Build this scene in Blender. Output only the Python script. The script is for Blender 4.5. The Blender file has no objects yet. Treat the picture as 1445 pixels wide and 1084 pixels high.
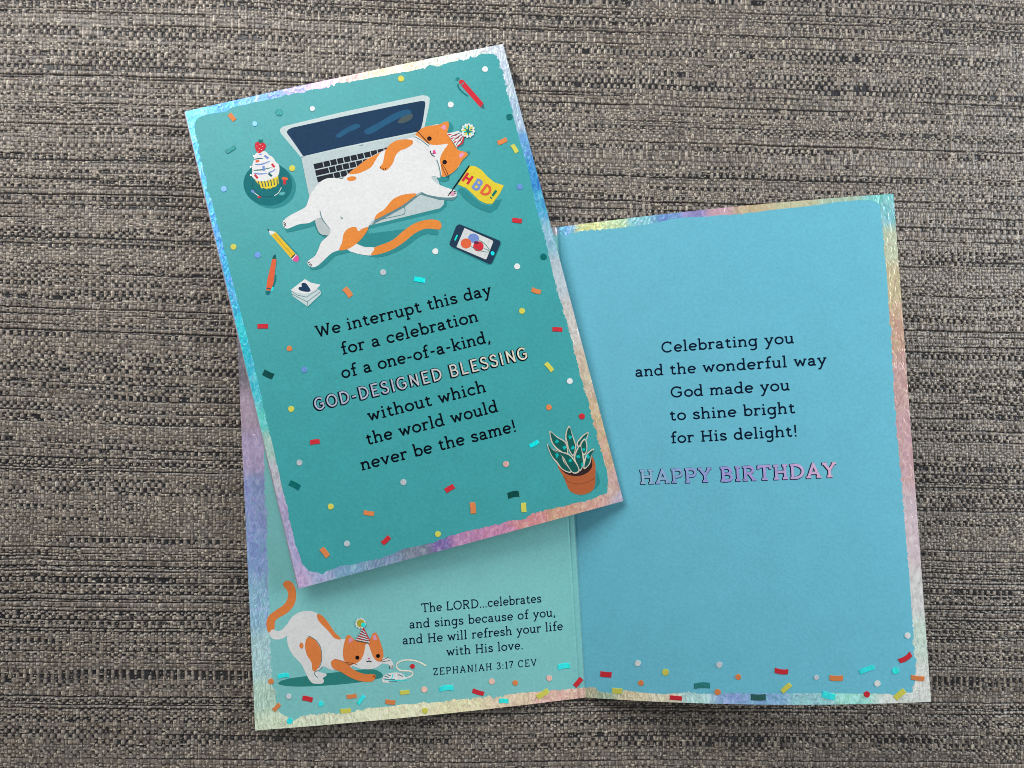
import bpy, bmesh, math, random
import numpy as np
from mathutils import Vector, Matrix
from mathutils.geometry import tessellate_polygon

# ------------------------------------------------------------------ camera, world, lights
scene = bpy.context.scene
COL = scene.collection
PW, PH = 1445, 1084                    # size of the photograph the tracings were measured on
LENS = 26.0
CAM = np.array([0, 0, 0.27979])
TX, TY = 0.03339, -0.06027


def rot_x(a):
    c, s = math.cos(a), math.sin(a)
    return np.array([[1, 0, 0], [0, c, -s], [0, s, c]])


def rot_y(a):
    c, s = math.cos(a), math.sin(a)
    return np.array([[c, 0, s], [0, 1, 0], [-s, 0, c]])


def rot_z(a):
    c, s = math.cos(a), math.sin(a)
    return np.array([[c, -s, 0], [s, c, 0], [0, 0, 1]])


CAM_R = rot_x(TX) @ rot_y(TY)
cd = bpy.data.cameras.new('camera')
cam = bpy.data.objects.new('camera', cd)
COL.objects.link(cam)
cd.lens = LENS
cd.sensor_width = 36
cd.clip_start = 0.01
cd.clip_end = 20
cam.matrix_world = Matrix.Translation(Vector(CAM)) @ Matrix(CAM_R.tolist()).to_4x4()
scene.camera = cam

world = bpy.data.worlds.new('World')
scene.world = world
world.use_nodes = True
wn = world.node_tree.nodes
wn['Background'].inputs[0].default_value = (0.92, 0.97, 1.0, 1)
wn['Background'].inputs[1].default_value = 0.105


def area_light(name, loc, target, size, power, col):
    ld = bpy.data.lights.new(name, 'AREA')
    ld.shape = 'RECTANGLE'
    ld.size, ld.size_y = size
    ld.energy = power
    ld.color = col
    o = bpy.data.objects.new(name, ld)
    COL.objects.link(o)
    o.location = loc
    d = Vector(target) - Vector(loc)
    o.rotation_euler = d.to_track_quat('-Z', 'Y').to_euler()
    return o


area_light('window_light', (-0.21, 0.38, 0.32), (0, 0.05, 0), (0.46, 0.30), 2.3, (1.0, 0.99, 0.97))
area_light('room_light', (0.74, 0.22, 0.36), (0.05, 0, 0), (0.4, 0.3), 4.2, (0.93, 0.97, 1.0))
area_light('foil_glint_light', (0.06, -0.36, 0.76), (0.01, -0.09, 0), (0.95, 0.20), 0.85, (1.0, 0.98, 0.95))  # added lamp with no known source, gives the foil its glints

scene.view_settings.view_transform = 'Standard'
scene.view_settings.look = 'None'
scene.view_settings.gamma = 1
scene.view_settings.exposure = 0.0
scene.view_settings.use_curve_mapping = False
scene.cycles.filter_width = 0.95      # a phone picture is crisp

random.seed(7)
rng = np.random.default_rng(11)


# ------------------------------------------------------------------ materials
def lin(c):
    r = []
    for v in c:
        v = v / 255
        r.append(v / 12.92 if v <= 0.04045 else ((v + 0.055) / 1.055) ** 2.4)
    return r


MATS = {}
REF = 0.86       # a printed white this bright in the photograph is a 0.80 white


def new_mat(name):
    m = bpy.data.materials.new(name)
    m.use_nodes = True
    nt = m.node_tree
    return m, nt, nt.nodes['Principled BSDF']


def ink(name, rgb, rough=0.6, grain=0.10, spec=0.18, bump=0.22, k=0.98):
    """matt printed ink on lightly toothed card stock"""
    if name in MATS:
        return MATS[name]
    m, nt, b = new_mat(name)
    c = [min(0.9, v * k) for v in lin(rgb)]
    tc = nt.nodes.new('ShaderNodeTexCoord')
    n1 = nt.nodes.new('ShaderNodeTexNoise')
    n1.inputs['Scale'].default_value = 1000
    n1.inputs['Detail'].default_value = 3
    n2 = nt.nodes.new('ShaderNodeTexNoise')
    n2.inputs['Scale'].default_value = 90
    n2.inputs['Detail'].default_value = 3
    nt.links.new(tc.outputs['Object'], n1.inputs['Vector'])
    nt.links.new(tc.outputs['Object'], n2.inputs['Vector'])
    mx = nt.nodes.new('ShaderNodeMath')
    mx.operation = 'MULTIPLY_ADD'
    mx.inputs[1].default_value = 0.7
    nt.links.new(n1.outputs['Fac'], mx.inputs[0])
    sc = nt.nodes.new('ShaderNodeMath')
    sc.operation = 'MULTIPLY'
    sc.inputs[1].default_value = 0.3
    nt.links.new(n2.outputs['Fac'], sc.inputs[0])
    nt.links.new(sc.outputs[0], mx.inputs[2])
    mr = nt.nodes.new('ShaderNodeMapRange')
    mr.inputs['From Min'].default_value = 0.3
    mr.inputs['From Max'].default_value = 0.7
    mr.inputs['To Min'].default_value = 1 - grain * 1.35
    mr.inputs['To Max'].default_value = 1 + grain * 1.35
    nt.links.new(mx.outputs[0], mr.inputs['Value'])
    vm = nt.nodes.new('ShaderNodeVectorMath')
    vm.operation = 'SCALE'
    vm.inputs[0].default_value = c
    nt.links.new(mr.outputs[0], vm.inputs['Scale'])
    nt.links.new(vm.outputs[0], b.inputs['Base Color'])
    b.inputs['Roughness'].default_value = rough
    b.inputs['Specular IOR Level'].default_value = spec
    if bump:
        bp = nt.nodes.new('ShaderNodeBump')
        bp.inputs['Strength'].default_value = bump
        bp.inputs['Distance'].default_value = 0.0002
        nt.links.new(n1.outputs['Fac'], bp.inputs['Height'])
        nt.links.new(bp.outputs[0], b.inputs['Normal'])
    MATS[name] = m
    return m


def foil(name, rgb=None, rough=0.31, metallic=0.36, bump=0.40, scale=(680, 360, 500), sparkle=0.18):
    """holographic foil: colour from the 'tint' attribute (or one colour), crinkled surface"""
    if name in MATS:
        return MATS[name]
    m, nt, b = new_mat(name)
    tc = nt.nodes.new('ShaderNodeTexCoord')
    mp = nt.nodes.new('ShaderNodeMapping')
    mp.inputs['Scale'].default_value = scale
    mp.inputs['Rotation'].default_value = (0, 0, 0.5)
    nt.links.new(tc.outputs['Object'], mp.inputs['Vector'])
    n1 = nt.nodes.new('ShaderNodeTexNoise')
    n1.inputs['Scale'].default_value = 1.0
    n1.inputs['Detail'].default_value = 2
    n1.inputs['Roughness'].default_value = 0.5
    n1.inputs['Distortion'].default_value = 1.2
    nt.links.new(mp.outputs[0], n1.inputs['Vector'])
    if rgb is None:
        at = nt.nodes.new('ShaderNodeAttribute')
        at.attribute_name = 'tint'
        src = at.outputs['Color']
    else:
        rg = nt.nodes.new('ShaderNodeRGB')
        rg.outputs[0].default_value = (*lin(rgb), 1)
        src = rg.outputs[0]
    mr = nt.nodes.new('ShaderNodeMapRange')
    mr.inputs['From Min'].default_value = 0.32
    mr.inputs['From Max'].default_value = 0.68
    mr.inputs['To Min'].default_value = 1 - sparkle
    mr.inputs['To Max'].default_value = 1 + sparkle
    nt.links.new(n1.outputs['Fac'], mr.inputs['Value'])
    # the grating shifts hue a little over each crinkle
    hs = nt.nodes.new('ShaderNodeHueSaturation')
    h = nt.nodes.new('ShaderNodeMapRange')
    h.inputs['From Min'].default_value = 0.3
    h.inputs['From Max'].default_value = 0.7
    h.inputs['To Min'].default_value = 0.46
    h.inputs['To Max'].default_value = 0.54
    nt.links.new(n1.outputs['Color'], h.inputs['Value'])
    nt.links.new(h.outputs[0], hs.inputs['Hue'])
    nt.links.new(mr.outputs[0], hs.inputs['Value'])
    hs.inputs['Saturation'].default_value = 1.04
    b.inputs['Specular IOR Level'].default_value = .5
    nt.links.new(src, hs.inputs['Color'])
    # glints on the crinkle ridges, painted into the base colour
    rd = nt.nodes.new('ShaderNodeMapRange')
    rd.inputs['From Min'].default_value = 0.50
    rd.inputs['From Max'].default_value = 0.74
    rd.inputs['To Max'].default_value = 0.28 if sparkle > .16 else 0.0
    nt.links.new(n1.outputs['Fac'], rd.inputs['Value'])
    mxc = nt.nodes.new('ShaderNodeMixRGB')
    mxc.inputs['Color2'].default_value = (.86, .87, .88, 1)
    nt.links.new(rd.outputs[0], mxc.inputs['Fac'])
    nt.links.new(hs.outputs[0], mxc.inputs['Color1'])
    nt.links.new(mxc.outputs[0], b.inputs['Base Color'])
    b.inputs['Metallic'].default_value = metallic
    b.inputs['Roughness'].default_value = rough
    bp = nt.nodes.new('ShaderNodeBump')
    bp.inputs['Strength'].default_value = bump
    bp.inputs['Distance'].default_value = 0.0006
    nt.links.new(n1.outputs['Fac'], bp.inputs['Height'])
    nt.links.new(bp.outputs[0], b.inputs['Normal'])
    MATS[name] = m
    return m


# ------------------------------------------------------------------ names, labels, hierarchy
def tag(o, label=None, cat=None, group=None, kind=None):
    if label:
        o['label'] = label
    if cat:
        o['category'] = cat
    if group:
        o['group'] = group
    if kind:
        o['kind'] = kind


def empty(name, loc):
    o = bpy.data.objects.new(name, None)
    o.empty_display_size = 0.01
    COL.objects.link(o)
    o.location = loc
    return o


# ------------------------------------------------------------------ the woven table cover
def noise1(n, step, r):
    k = int(n / step) + 4
    v = r.standard_normal(k)
    x = np.arange(n) / step
    i = x.astype(int)
    f = x - i
    f = f * f * (3 - 2 * f)
    return v[i] * (1 - f) + v[i + 1] * f


def noise2(X, Y, sx, sy, r):
    x = (X - X.min()) / sx
    y = (Y - Y.min()) / sy
    v = r.random((int(x.max()) + 3, int(y.max()) + 3)).astype(np.float32)
    i = x.astype(int)
    j = y.astype(int)
    f = x - i
    g = y - j
    f = f * f * (3 - 2 * f)
    g = g * g * (3 - 2 * g)
    return (v[i, j] * (1 - f) + v[i + 1, j] * f) * (1 - g) + (v[i, j + 1] * (1 - f) + v[i + 1, j + 1] * f) * g


def build_table_cover():
    S = 0.00027
    x = np.arange(-0.232, 0.232, S)
    y = np.arange(-0.180, 0.176, S)
    out = np.array([.0004, .001, .002, .004, .008, .016, .032, .064, .12, .22, .35, .5])
    xs = np.concatenate([(x[0] - out)[::-1], x, x[-1] + out])
    ys = np.concatenate([(y[0] - out)[::-1], y, y[-1] + out])
    X, Y = np.meshgrid(xs, ys, indexing='ij')
    X = X.astype(np.float32)
    Y = Y.astype(np.float32)
    r = rng
    # yarns wander a little and run slightly downhill to the right
    sw = (noise2(X, Y, .09, .07, r) - .5) * .0022 + (noise2(X, Y, .012, .02, r) - .5) * .0005
    V = Y + .022 * X - .10 * X * Y + sw
    U = X + .015 * Y + (noise2(X, Y, .02, .01, r) - .5) * .0007 + (noise2(X, Y, .004, .002, r) - .5) * .0003
    # row and column edges
    def edges(lo, hi, draw):
        e = [lo]
        while e[-1] < hi:
            e.append(e[-1] + draw(len(e)))
        return np.array(e)
    re = edges(V.min() - .001, V.max() + .001, lambda k: random.choice([.00085, .00105, .0012, .0013, .0015, .0019]) * random.uniform(.9, 1.1))
    ce = edges(U.min() - .001, U.max() + .001, lambda k: (.00142 if k % 2 else .00110) * random.uniform(.87, 1.13))
    J = np.clip(np.searchsorted(re, V) - 1, 0, len(re) - 2)
    I = np.clip(np.searchsorted(ce, U) - 1, 0, len(ce) - 2)
    hy = (re[J + 1] - re[J]).astype(np.float32)
    hx = (ce[I + 1] - ce[I]).astype(np.float32)
    fy = ((V - re[J]) / hy).astype(np.float32)
    fx = ((U - ce[I]) / hx).astype(np.float32)
    nR, nC = len(re), len(ce)
    flip = r.random((nC, nR)) < .06
    row_odd = np.cumsum(r.random(nR) < .80)
    over = ((np.arange(nC)[:, None] + row_odd[None, :]) % 2 == 0) ^ flip
    c1, c2, c3, c4, c5 = [r.random((nC, nR)).astype(np.float32)[I, J] for _ in range(5)]

    def stretches(every, n2=nR):
        st = r.random((nC // every + 3, n2))
        ii = np.arange(nC) / every
        i0 = ii.astype(int)
        f = (ii - i0)[:, None]
        return st[i0] * (1 - f) + st[i0 + 1] * f
    # how open (dark) each row is, in stretches along the row
    rowd = r.random(nR) ** 2.1
    colb = r.random(nC)
    patch = noise2(X, Y, .05, .018, r)
    op = np.clip(rowd[None, :] * stretches(16) * 1.9 + .10 * (colb[:, None] > .85), 0, 1)[I, J]
    op = np.clip(op * (.55 + .9 * patch), 0, 1)
    gapr = (r.random(nR) < .32) * r.uniform(.4, 1.0, nR)
    gap = np.clip(gapr[None, :] * stretches(24) * 2.3 - .25, 0, 1)[I, J]
    ov = over[I, J]
    ax = np.abs(fx - .5) * 2
    ay = np.abs(fy - .5) * 2
    jit = (noise2(X, Y, .0007, .0007, r) - .5)
    jit2 = (noise2(X, Y, .0004, .0004, r) - .5)
    axj = ax + jit * .35
    ayj = ay + jit2 * .35
    # relief: warp floats ride over, weft passes under
    pad = np.sqrt(np.clip(1 - np.clip(axj, 0, 1) ** 2.4, 0, 1)) * (1 - .55 * ay ** 2.2)
    lay = np.sqrt(np.clip(1 - np.clip(ayj, 0, 1) ** 2.4, 0, 1)) * (1 - .30 * ax ** 2)
    Z = np.where(ov, .00036 * pad + .00010, .00022 * lay)
    # openings between yarns: on the open rows the hole swallows most of the weft cell
    hole = ~ov & (np.maximum(axj * .95, np.abs(fy - .45) * 2.1) < .25 + 1.05 * op) & (c1 < .25 + 1.2 * op) & (op > .10)
    corner = (ax > .70) & (ay > .62) & (c4 < .55)
    Z = np.where(hole, -.00022, Z)
    Z = np.where(corner, Z - .00016, Z)
    # thin bright yarn plied beside the tapes
    th = ov & (np.abs(fx - .16 - .10 * c4) < .00017 / hx) & (c3 < .64) & (ay < .55 + .5 * c5)
    hz = (np.abs(fy - .14) < .00016 / hy) & (c2 < .26) & (ax < .6 + .5 * c5)
    fl = (np.hypot((fx - .3 - .4 * c4) * hx, (fy - .3 - .4 * c5) * hy) < .00020) & (c1 > .50)  # pale flecks: glints on the yarn, painted as colour
    Z = np.where(th | fl, np.maximum(Z, .00040), Z)
    Z = np.where(hz, np.maximum(Z, .00040), Z)
    line = (fy > 1 - (.10 + .26 * gap) * .0013 / hy) & (gap > .12 + .25 * jit)
    Z = np.where(line, -.00030, Z)
    Z = Z + jit2 * .00010 + jit * .00008
    Z = Z - .00062
    # colour of the yarns, with shade at edges and gaps painted in
    taupe = np.array([.238, .200, .172])
    light = np.array([.70, .62, .50])
    black = np.array([.011, .010, .013])
    colst = (.82 + .36 * colb)[I].astype(np.float32)
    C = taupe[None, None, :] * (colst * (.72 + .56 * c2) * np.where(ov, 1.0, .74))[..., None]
    fib = jit2 * .8 + (noise2(X, Y, .0011, .0030, r) - .5) * .45
    C = C * (1 + fib)[..., None]
    warm = (noise2(X, Y, .006, .002, r) - .5)[..., None] * np.array([.10, .02, -.10])
    C = C * (1 + warm)
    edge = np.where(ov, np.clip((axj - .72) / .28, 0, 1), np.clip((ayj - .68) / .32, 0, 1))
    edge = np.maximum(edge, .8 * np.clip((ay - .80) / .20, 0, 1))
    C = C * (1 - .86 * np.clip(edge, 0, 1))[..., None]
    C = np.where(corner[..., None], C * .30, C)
    C = np.where(hole[..., None], black * (1 + .8 * c3[..., None]), C)
    C = np.where(th[..., None], light * (.45 + .75 * c2[..., None]), C)
    C = np.where(fl[..., None], light * (.40 + .85 * c3[..., None]), C)
    C = np.where(hz[..., None], light * (.45 + .6 * c3[..., None]), C)
    C = np.where(line[..., None], black, C)
    # the coarse surround is plain taupe
    inside = (X > x[0] - 1e-5) & (X < x[-1] + 1e-5) & (Y > y[0] - 1e-5) & (Y < y[-1] + 1e-5)
    C = np.where(inside[..., None], C, taupe * .72)
    Z = np.where(inside, Z, -.0006)
    nx, ny = X.shape
    co = np.stack([X, Y, Z], -1).reshape(-1, 3).astype(np.float32)
    idx = np.arange(nx * ny, dtype=np.int32).reshape(nx, ny)
    q = np.stack([idx[:-1, :-1], idx[1:, :-1], idx[1:, 1:], idx[:-1, 1:]], -1).reshape(-1, 4)
    me = bpy.data.meshes.new('table_cover')
    me.vertices.add(len(co))
    me.vertices.foreach_set('co', co.ravel())
    me.loops.add(q.size)
    me.loops.foreach_set('vertex_index', q.ravel())
    me.polygons.add(len(q))
    me.polygons.foreach_set('loop_start', np.arange(0, q.size, 4, dtype=np.int32))
    me.polygons.foreach_set('use_smooth', np.ones(len(q), dtype=bool))
    me.update(calc_edges=True)
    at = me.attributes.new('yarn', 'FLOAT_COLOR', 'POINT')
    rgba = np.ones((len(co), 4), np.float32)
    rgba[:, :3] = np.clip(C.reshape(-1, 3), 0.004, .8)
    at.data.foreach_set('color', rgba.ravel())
    o = bpy.data.objects.new('table_cover', me)
    COL.objects.link(o)
    o['kind'] = 'structure'
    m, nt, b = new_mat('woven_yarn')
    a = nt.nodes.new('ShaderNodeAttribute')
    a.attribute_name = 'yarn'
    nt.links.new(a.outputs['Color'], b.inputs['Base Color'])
    b.inputs['Roughness'].default_value = .40
    b.inputs['Specular IOR Level'].default_value = .65
    me.materials.append(m)
    return o


build_table_cover()

# ------------------------------------------------------------------ the bent card panels
CARD_W, CARD_H = 0.12042, 0.178


def frame(yaw, pitch, roll):
    return rot_z(yaw) @ rot_x(pitch) @ rot_y(roll)


class Panel:
    """one leaf of a card: a sheet bent to an arc; (u, v) in metres on the paper"""

    def __init__(self, origin, F, th0, kappa, side, crease=()):
        self.o, self.F, self.th0, self.k, self.side, self.crease = np.array(origin), F, th0, kappa, side, crease

    def surf(self, u, v, off=0.0):
        u = np.asarray(u, float)
        v = np.asarray(v, float)
        t0, k = self.th0, self.k
        if abs(k) < 1e-6:
            a, b = u * math.cos(t0), u * math.sin(t0)
        else:
            a = (np.sin(t0 + k * u) - math.sin(t0)) / k
            b = (math.cos(t0) - np.cos(t0 + k * u)) / k
        th = t0 + k * u
        d = np.zeros_like(u) + off
        for uc, depth, wid in self.crease:
            d = d - depth * np.exp(-((u - uc) / wid) ** 2)
        a = a - np.sin(th) * d
        b = b + np.cos(th) * d
        L = np.stack([self.side * a, v + 0 * a, b + 0 * v], -1)
        return self.o + L @ self.F.T

    def project(self, u, v):
        q = (self.surf(u, v) - CAM) @ CAM_R
        f = LENS / 36 * PW
        return np.stack([PW / 2 + f * q[..., 0] / -q[..., 2], PH / 2 - f * q[..., 1] / -q[..., 2]], -1)

    def uv(self, pts):
        """where on the paper a point measured on the photograph lies"""
        t = np.array(pts, float).reshape(-1, 2)
        u = np.full(len(t), CARD_W / 2)
        v = np.full(len(t), CARD_H / 2)
        cr, self.crease = self.crease, ()
        e = 1e-5
        for _ in range(14):
            p = self.project(u, v)
            du = (self.project(u + e, v) - p) / e
            dv = (self.project(u, v + e) - p) / e
            det = du[:, 0] * dv[:, 1] - du[:, 1] * dv[:, 0]
            r = t - p
            u = u + (r[:, 0] * dv[:, 1] - r[:, 1] * dv[:, 0]) / det
            v = v + (du[:, 0] * r[:, 1] - du[:, 1] * r[:, 0]) / det
        self.crease = cr
        return np.stack([u, v], -1)


FR = frame(.24814, -.03416, -.01218)
FRONT_O = (-.0595, -.06347, .01184)
front = Panel(FRONT_O, FR, 0, -.49817, 1)
OP = frame(.05534, -.00115, -.00071)
OPEN_O = (.04418, -.10838, .0006)
right = Panel(OPEN_O, OP, .38485, -2.4483, 1, crease=((.0003, .00022, .00035),))
left = Panel(OPEN_O, OP, .11075, -1.10631, -1, crease=((.0023, .00022, .00030), (.0003, .0001, .0003)))

closed_card = empty('greeting_card', (FRONT_O[0], FRONT_O[1], 0.0))
tag(closed_card, 'closed birthday card with a cat on a laptop on its cover, lying over another card', 'greeting card',
    'birthday cards on the woven cover')
open_card = empty('greeting_card', OPEN_O)
tag(open_card, 'open birthday card spread under the closed one, HAPPY BIRTHDAY on its blue page', 'greeting card',
    'birthday cards on the woven cover')
GRID = np.arange(0.002, CARD_W, 0.002)
NEAR_FOLD = np.array([.0001, .0003, .0005, .0007, .001, .0014, .0017, .0020, .0023, .0026, .0029, .0033])
GRID_FOLD = np.unique(np.concatenate([NEAR_FOLD, GRID]).round(6))


def make_obj(name, co, faces, mats, fm, parent, label=None, tint=None, smooth=False):
    co = np.asarray(co, float) - np.array(parent_origin(parent))
    me = bpy.data.meshes.new(name)
    me.from_pydata(co.tolist(), [], faces)
    for m in mats:
        me.materials.append(m)
    me.polygons.foreach_set('material_index', fm)
    if smooth:
        me.polygons.foreach_set('use_smooth', [True] * len(me.polygons))
    if tint is not None:
        at = me.attributes.new('tint', 'FLOAT_COLOR', 'POINT')
        at.data.foreach_set('color', np.concatenate([tint, np.ones((len(tint), 1))], 1).astype(np.float32).ravel())
    me.update()
    o = bpy.data.objects.new(name, me)
    COL.objects.link(o)
    o.parent = parent
    if label:
        o['label'] = label
    return o


def parent_origin(p):
    v = Vector((0, 0, 0))
    while p is not None:
        v += Vector(p.location)
        p = p.parent
    return v


def sheet(name, panel, parent, mat, bot, thick=0.00036, off_fn=None, label=None):
    """the card stock of one leaf, a closed slab"""
    us = np.unique(np.concatenate([[0], GRID_FOLD, [CARD_W]]).round(6))
    n = len(us)
    co, fs, fm = [], [], []
    for v in (0, CARD_H):
        for k in (0, 1):
            d = (0 if k == 0 else -thick) + (off_fn(us, v) if off_fn else 0)
            co.append(np.stack([panel.surf(us[i], v, (d[i] if np.ndim(d) else d)) for i in range(n)]))
    co = np.concatenate(co)       # blocks: v0 top, v0 bottom, v1 top, v1 bottom
    A, B, Cc, D = 0, n, 2 * n, 3 * n
    for i in range(n - 1):
        fs += [(A + i, A + i + 1, Cc + i + 1, Cc + i), (B + i, D + i, D + i + 1, B + i + 1),
               (A + i, B + i, B + i + 1, A + i + 1), (Cc + i, Cc + i + 1, D + i + 1, D + i)]
        fm += [0, 1, 1, 1]
    fs += [(A, Cc, D, B), (A + n - 1, B + n - 1, D + n - 1, Cc + n - 1)]
    fm += [1, 1]
    if panel.side < 0:
        fs = [tuple(reversed(f)) for f in fs]
    return make_obj(name, co, fs, [mat, bot], fm, parent, label)


class Art:
    """a printed motif: flat coloured shapes laid one over the other on a leaf"""

    def __init__(self, panel, base):
        self.p, self.z = panel, base * 1e-6
        self.co, self.fs, self.fm, self.mats, self.tint = [], [], [], [], []
        self.n = 0

    def _mi(self, mat):
        if mat not in self.mats:
            self.mats.append(mat)
        return self.mats.index(mat)

    def poly_uv(self, uv, mat, dz=4e-6, tint=None):
        uv = np.asarray(uv)
        bm = bmesh.new()
        vs = [bm.verts.new((a, b, 0)) for a, b in uv]
        for t in tessellate_polygon([[Vector((a, b, 0)) for a, b in uv]]):
            if len(set(t)) == 3:
                try:
                    bm.faces.new([vs[i] for i in t])
                except ValueError:
                    pass
        lo, hi = uv[:, 0].min(), uv[:, 0].max()
        if hi - lo > .004:
            for g in (GRID_FOLD if self.p.crease else GRID):
                if lo < g < hi:
                    bmesh.ops.bisect_plane(bm, geom=bm.verts[:] + bm.edges[:] + bm.faces[:], plane_co=(g, 0, 0), plane_no=(1, 0, 0))
        bm.normal_update()
        bm.verts.index_update()
        P = np.array([v.co[:2] for v in bm.verts])
        F = []
        for f in bm.faces:
            ix = [v.index for v in f.verts]
            up = f.normal.z * self.p.side
            F.append(ix if up > 0 else ix[::-1])
        bm.free()
        self._add(P, F, mat, tint)
        self.z += dz

    def _add(self, P, F, mat, tint=None, z=None):
        c = self.p.surf(P[:, 0], P[:, 1], self.z if z is None else z)
        self.co.append(c)
        self.fs += [tuple(i + self.n for i in f) for f in F]
        self.fm += [self._mi(mat)] * len(F)
        self.tint.append(np.tile(lin((255, 255, 255)) if tint is None else tint, (len(P), 1)) if tint is None or np.ndim(tint) == 1 else tint)
        self.n += len(P)

    def poly(self, pts, mat, smooth=0, dz=4e-6, tint=None):
        pts = spline(pts, smooth) if smooth else pts
        self.poly_uv(self.p.uv(pts), mat, dz, tint)

    def ellipse(self, c, rx, ry, mat, rot=0, n=28, dz=4e-6, tint=None):
        a = np.linspace(0, 2 * math.pi, n, endpoint=False)
        x, y = rx * np.cos(a), ry * np.sin(a)
        cr, sr = math.cos(rot), math.sin(rot)
        self.poly(np.stack([c[0] + x * cr - y * sr, c[1] + x * sr + y * cr], -1), mat, 0, dz, tint)

    def stroke(self, pts, w, mat, smooth=0, dz=4e-6, taper=False, tint=None):
        """a brush line, w = width in photograph pixels"""
        pts = np.array(spline(pts, smooth, closed=False) if smooth else pts, float)
        self.stroke_uv(self.p.uv(pts), (w * 1.1 + .22) * .000262, mat, dz, taper, tint)

    def stroke_uv(self, q, w, mat, dz=1e-6, taper=False, tint=None):
        q = np.asarray(q, float)
        d = np.gradient(q, axis=0) if len(q) > 2 else np.tile(q[1] - q[0], (2, 1))
        d /= np.maximum(np.hypot(d[:, 0], d[:, 1])[:, None], 1e-12)
        nrm = np.stack([-d[:, 1], d[:, 0]], -1)
        ww = np.full(len(q), w / 2)
        if taper:
            s = np.linspace(0, 1, len(q))
            ww = ww * np.clip(1.3 - abs(s - .4) * 1.6, .3, 1)
        if len(q) > 2:      # miter
            for i in range(1, len(q) - 1):
                a, b = q[i] - q[i - 1], q[i + 1] - q[i]
                a, b = a / (np.hypot(*a) + 1e-12), b / (np.hypot(*b) + 1e-12)
                c = math.sqrt(max(.12, (1 + a @ b) / 2))
                t = a + b
                if np.hypot(*t) > .1:
                    t /= np.hypot(*t)
                    nrm[i] = (-t[1], t[0])
                    ww[i] /= c
        P = np.concatenate([q + nrm * ww[:, None], q - nrm * ww[:, None]])
        n = len(q)
        F = [(i, n + i, n + i + 1, i + 1) for i in range(n - 1)]
        if self.p.side < 0:
            F = [f[::-1] for f in F]
        self._add(P, F, mat, tint)
        self.z += dz

    def build(self, name, parent, label=None):
        return make_obj(name, np.concatenate(self.co), self.fs, self.mats, self.fm, parent, label, np.concatenate(self.tint))


def spline(pts, n, closed=True):
    p = np.array(pts, float)
    m = len(p)
    out = []
    rngi = range(m) if closed else range(m - 1)
    for i in rngi:
        g = (lambda k: p[k % m]) if closed else (lambda k: p[max(0, min(m - 1, k))])
        a, b, c, d = g(i - 1), g(i), g(i + 1), g(i + 2)
        for t in np.arange(n) / n:
            out.append(.5 * (2 * b + (c - a) * t + (2 * a - 5 * b + 4 * c - d) * t * t + (3 * b - a - 3 * c + d) * t ** 3))
    if not closed:
        out.append(p[-1])
    return np.array(out)


def Z(ox, oy, s):
    """reader for tracings made on an enlarged crop whose corner is (ox, oy)"""
    return lambda *p: [(ox + x * s, oy + y * s) for x, y in p]


# ------------------------------------------------------------------ inks
K = 0.80 / lin((236, 236, 236))[0]
teal = ink('teal_ink', (57, 171, 175), grain=.08, rough=.48, spec=.62)
page_blue = ink('page_blue_ink', (118, 209, 234), grain=.06, spec=.3)
page_warm_lit = ink('page_warm_lit_ink', (136, 212, 212), grain=.06, spec=.3)  # same ink as the blue page, its warmer light put into the colour
paper = ink('card_stock', (232, 232, 228), grain=.03)
paper_edge = ink('cut_card_edge', (238, 238, 236), grain=.03)
navy_text = ink('navy_text_ink', (8, 28, 56), grain=.03, bump=0, spec=.08)
black_text = ink('black_text_ink', (2, 12, 26), grain=.03, bump=0, spec=.08)
white = ink('white_paint', (238, 239, 239), grain=.06)
orange = ink('orange_paint', (240, 145, 62), grain=.07)
orange2 = ink('burnt_orange_paint', (240, 138, 72), grain=.06)
art_shade = ink('deep_teal_paint', (47, 146, 150), grain=.05)
art_shade2 = ink('deep_mint_paint', (47, 140, 134), grain=.05)
dteal = ink('dark_teal_paint', (8, 116, 122), grain=.08)
dteal2 = ink('darker_teal_paint', (6, 92, 98), grain=.05)
navy = ink('navy_paint', (18, 58, 92), grain=.12)
navy2 = ink('midnight_paint', (28, 58, 84), grain=.05)
key = ink('charcoal_paint', (28, 34, 46), grain=.05)
lid = ink('silver_paint', (208, 224, 226), grain=.05)
deck = ink('pale_grey_paint', (196, 212, 214), grain=.06)
grey = ink('grey_paint', (192, 202, 203), grain=.05)
greyline = ink('grey_line_paint', (96, 142, 150), grain=.05)
yellow = ink('yellow_paint', (238, 214, 60), grain=.05)
lemon = ink('lemon_paint', (226, 222, 96), grain=.05)
pencil_y = ink('pencil_yellow_paint', (240, 200, 56), grain=.06)
red = ink('red_paint', (218, 48, 62), grain=.05)
pink = ink('pink_paint', (240, 160, 196), grain=.05)
hotpink = ink('eraser_pink_paint', (232, 92, 160), grain=.05)
blue = ink('periwinkle_paint', (122, 150, 216), grain=.05)
coral = ink('coral_paint', (236, 106, 66), grain=.05)
green = ink('green_paint', (0, 122, 112), grain=.05)
leafg = ink('leaf_green_paint', (10, 98, 92), grain=.07)
terracotta = ink('terracotta_paint', (190, 102, 58), grain=.07)
terra2 = ink('terracotta_shadow_paint', (160, 82, 50), grain=.05)
soil = ink('soil_paint', (54, 34, 36), grain=.05)
dark = ink('dark_line_paint', (24, 20, 26), grain=.02, bump=0, spec=.08)
smear1 = ink('screen_blue_paint', (30, 92, 130), grain=.08)
smear2 = ink('screen_olive_paint', (76, 92, 94), grain=.08)
f_tint = foil('holographic_foil')
f_letter = foil('holographic_foil_lettering', bump=.12, sparkle=.10, metallic=.08)
f_silver = foil('silver_foil', (234, 238, 238), sparkle=.12, bump=.12, metallic=.15)
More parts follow.
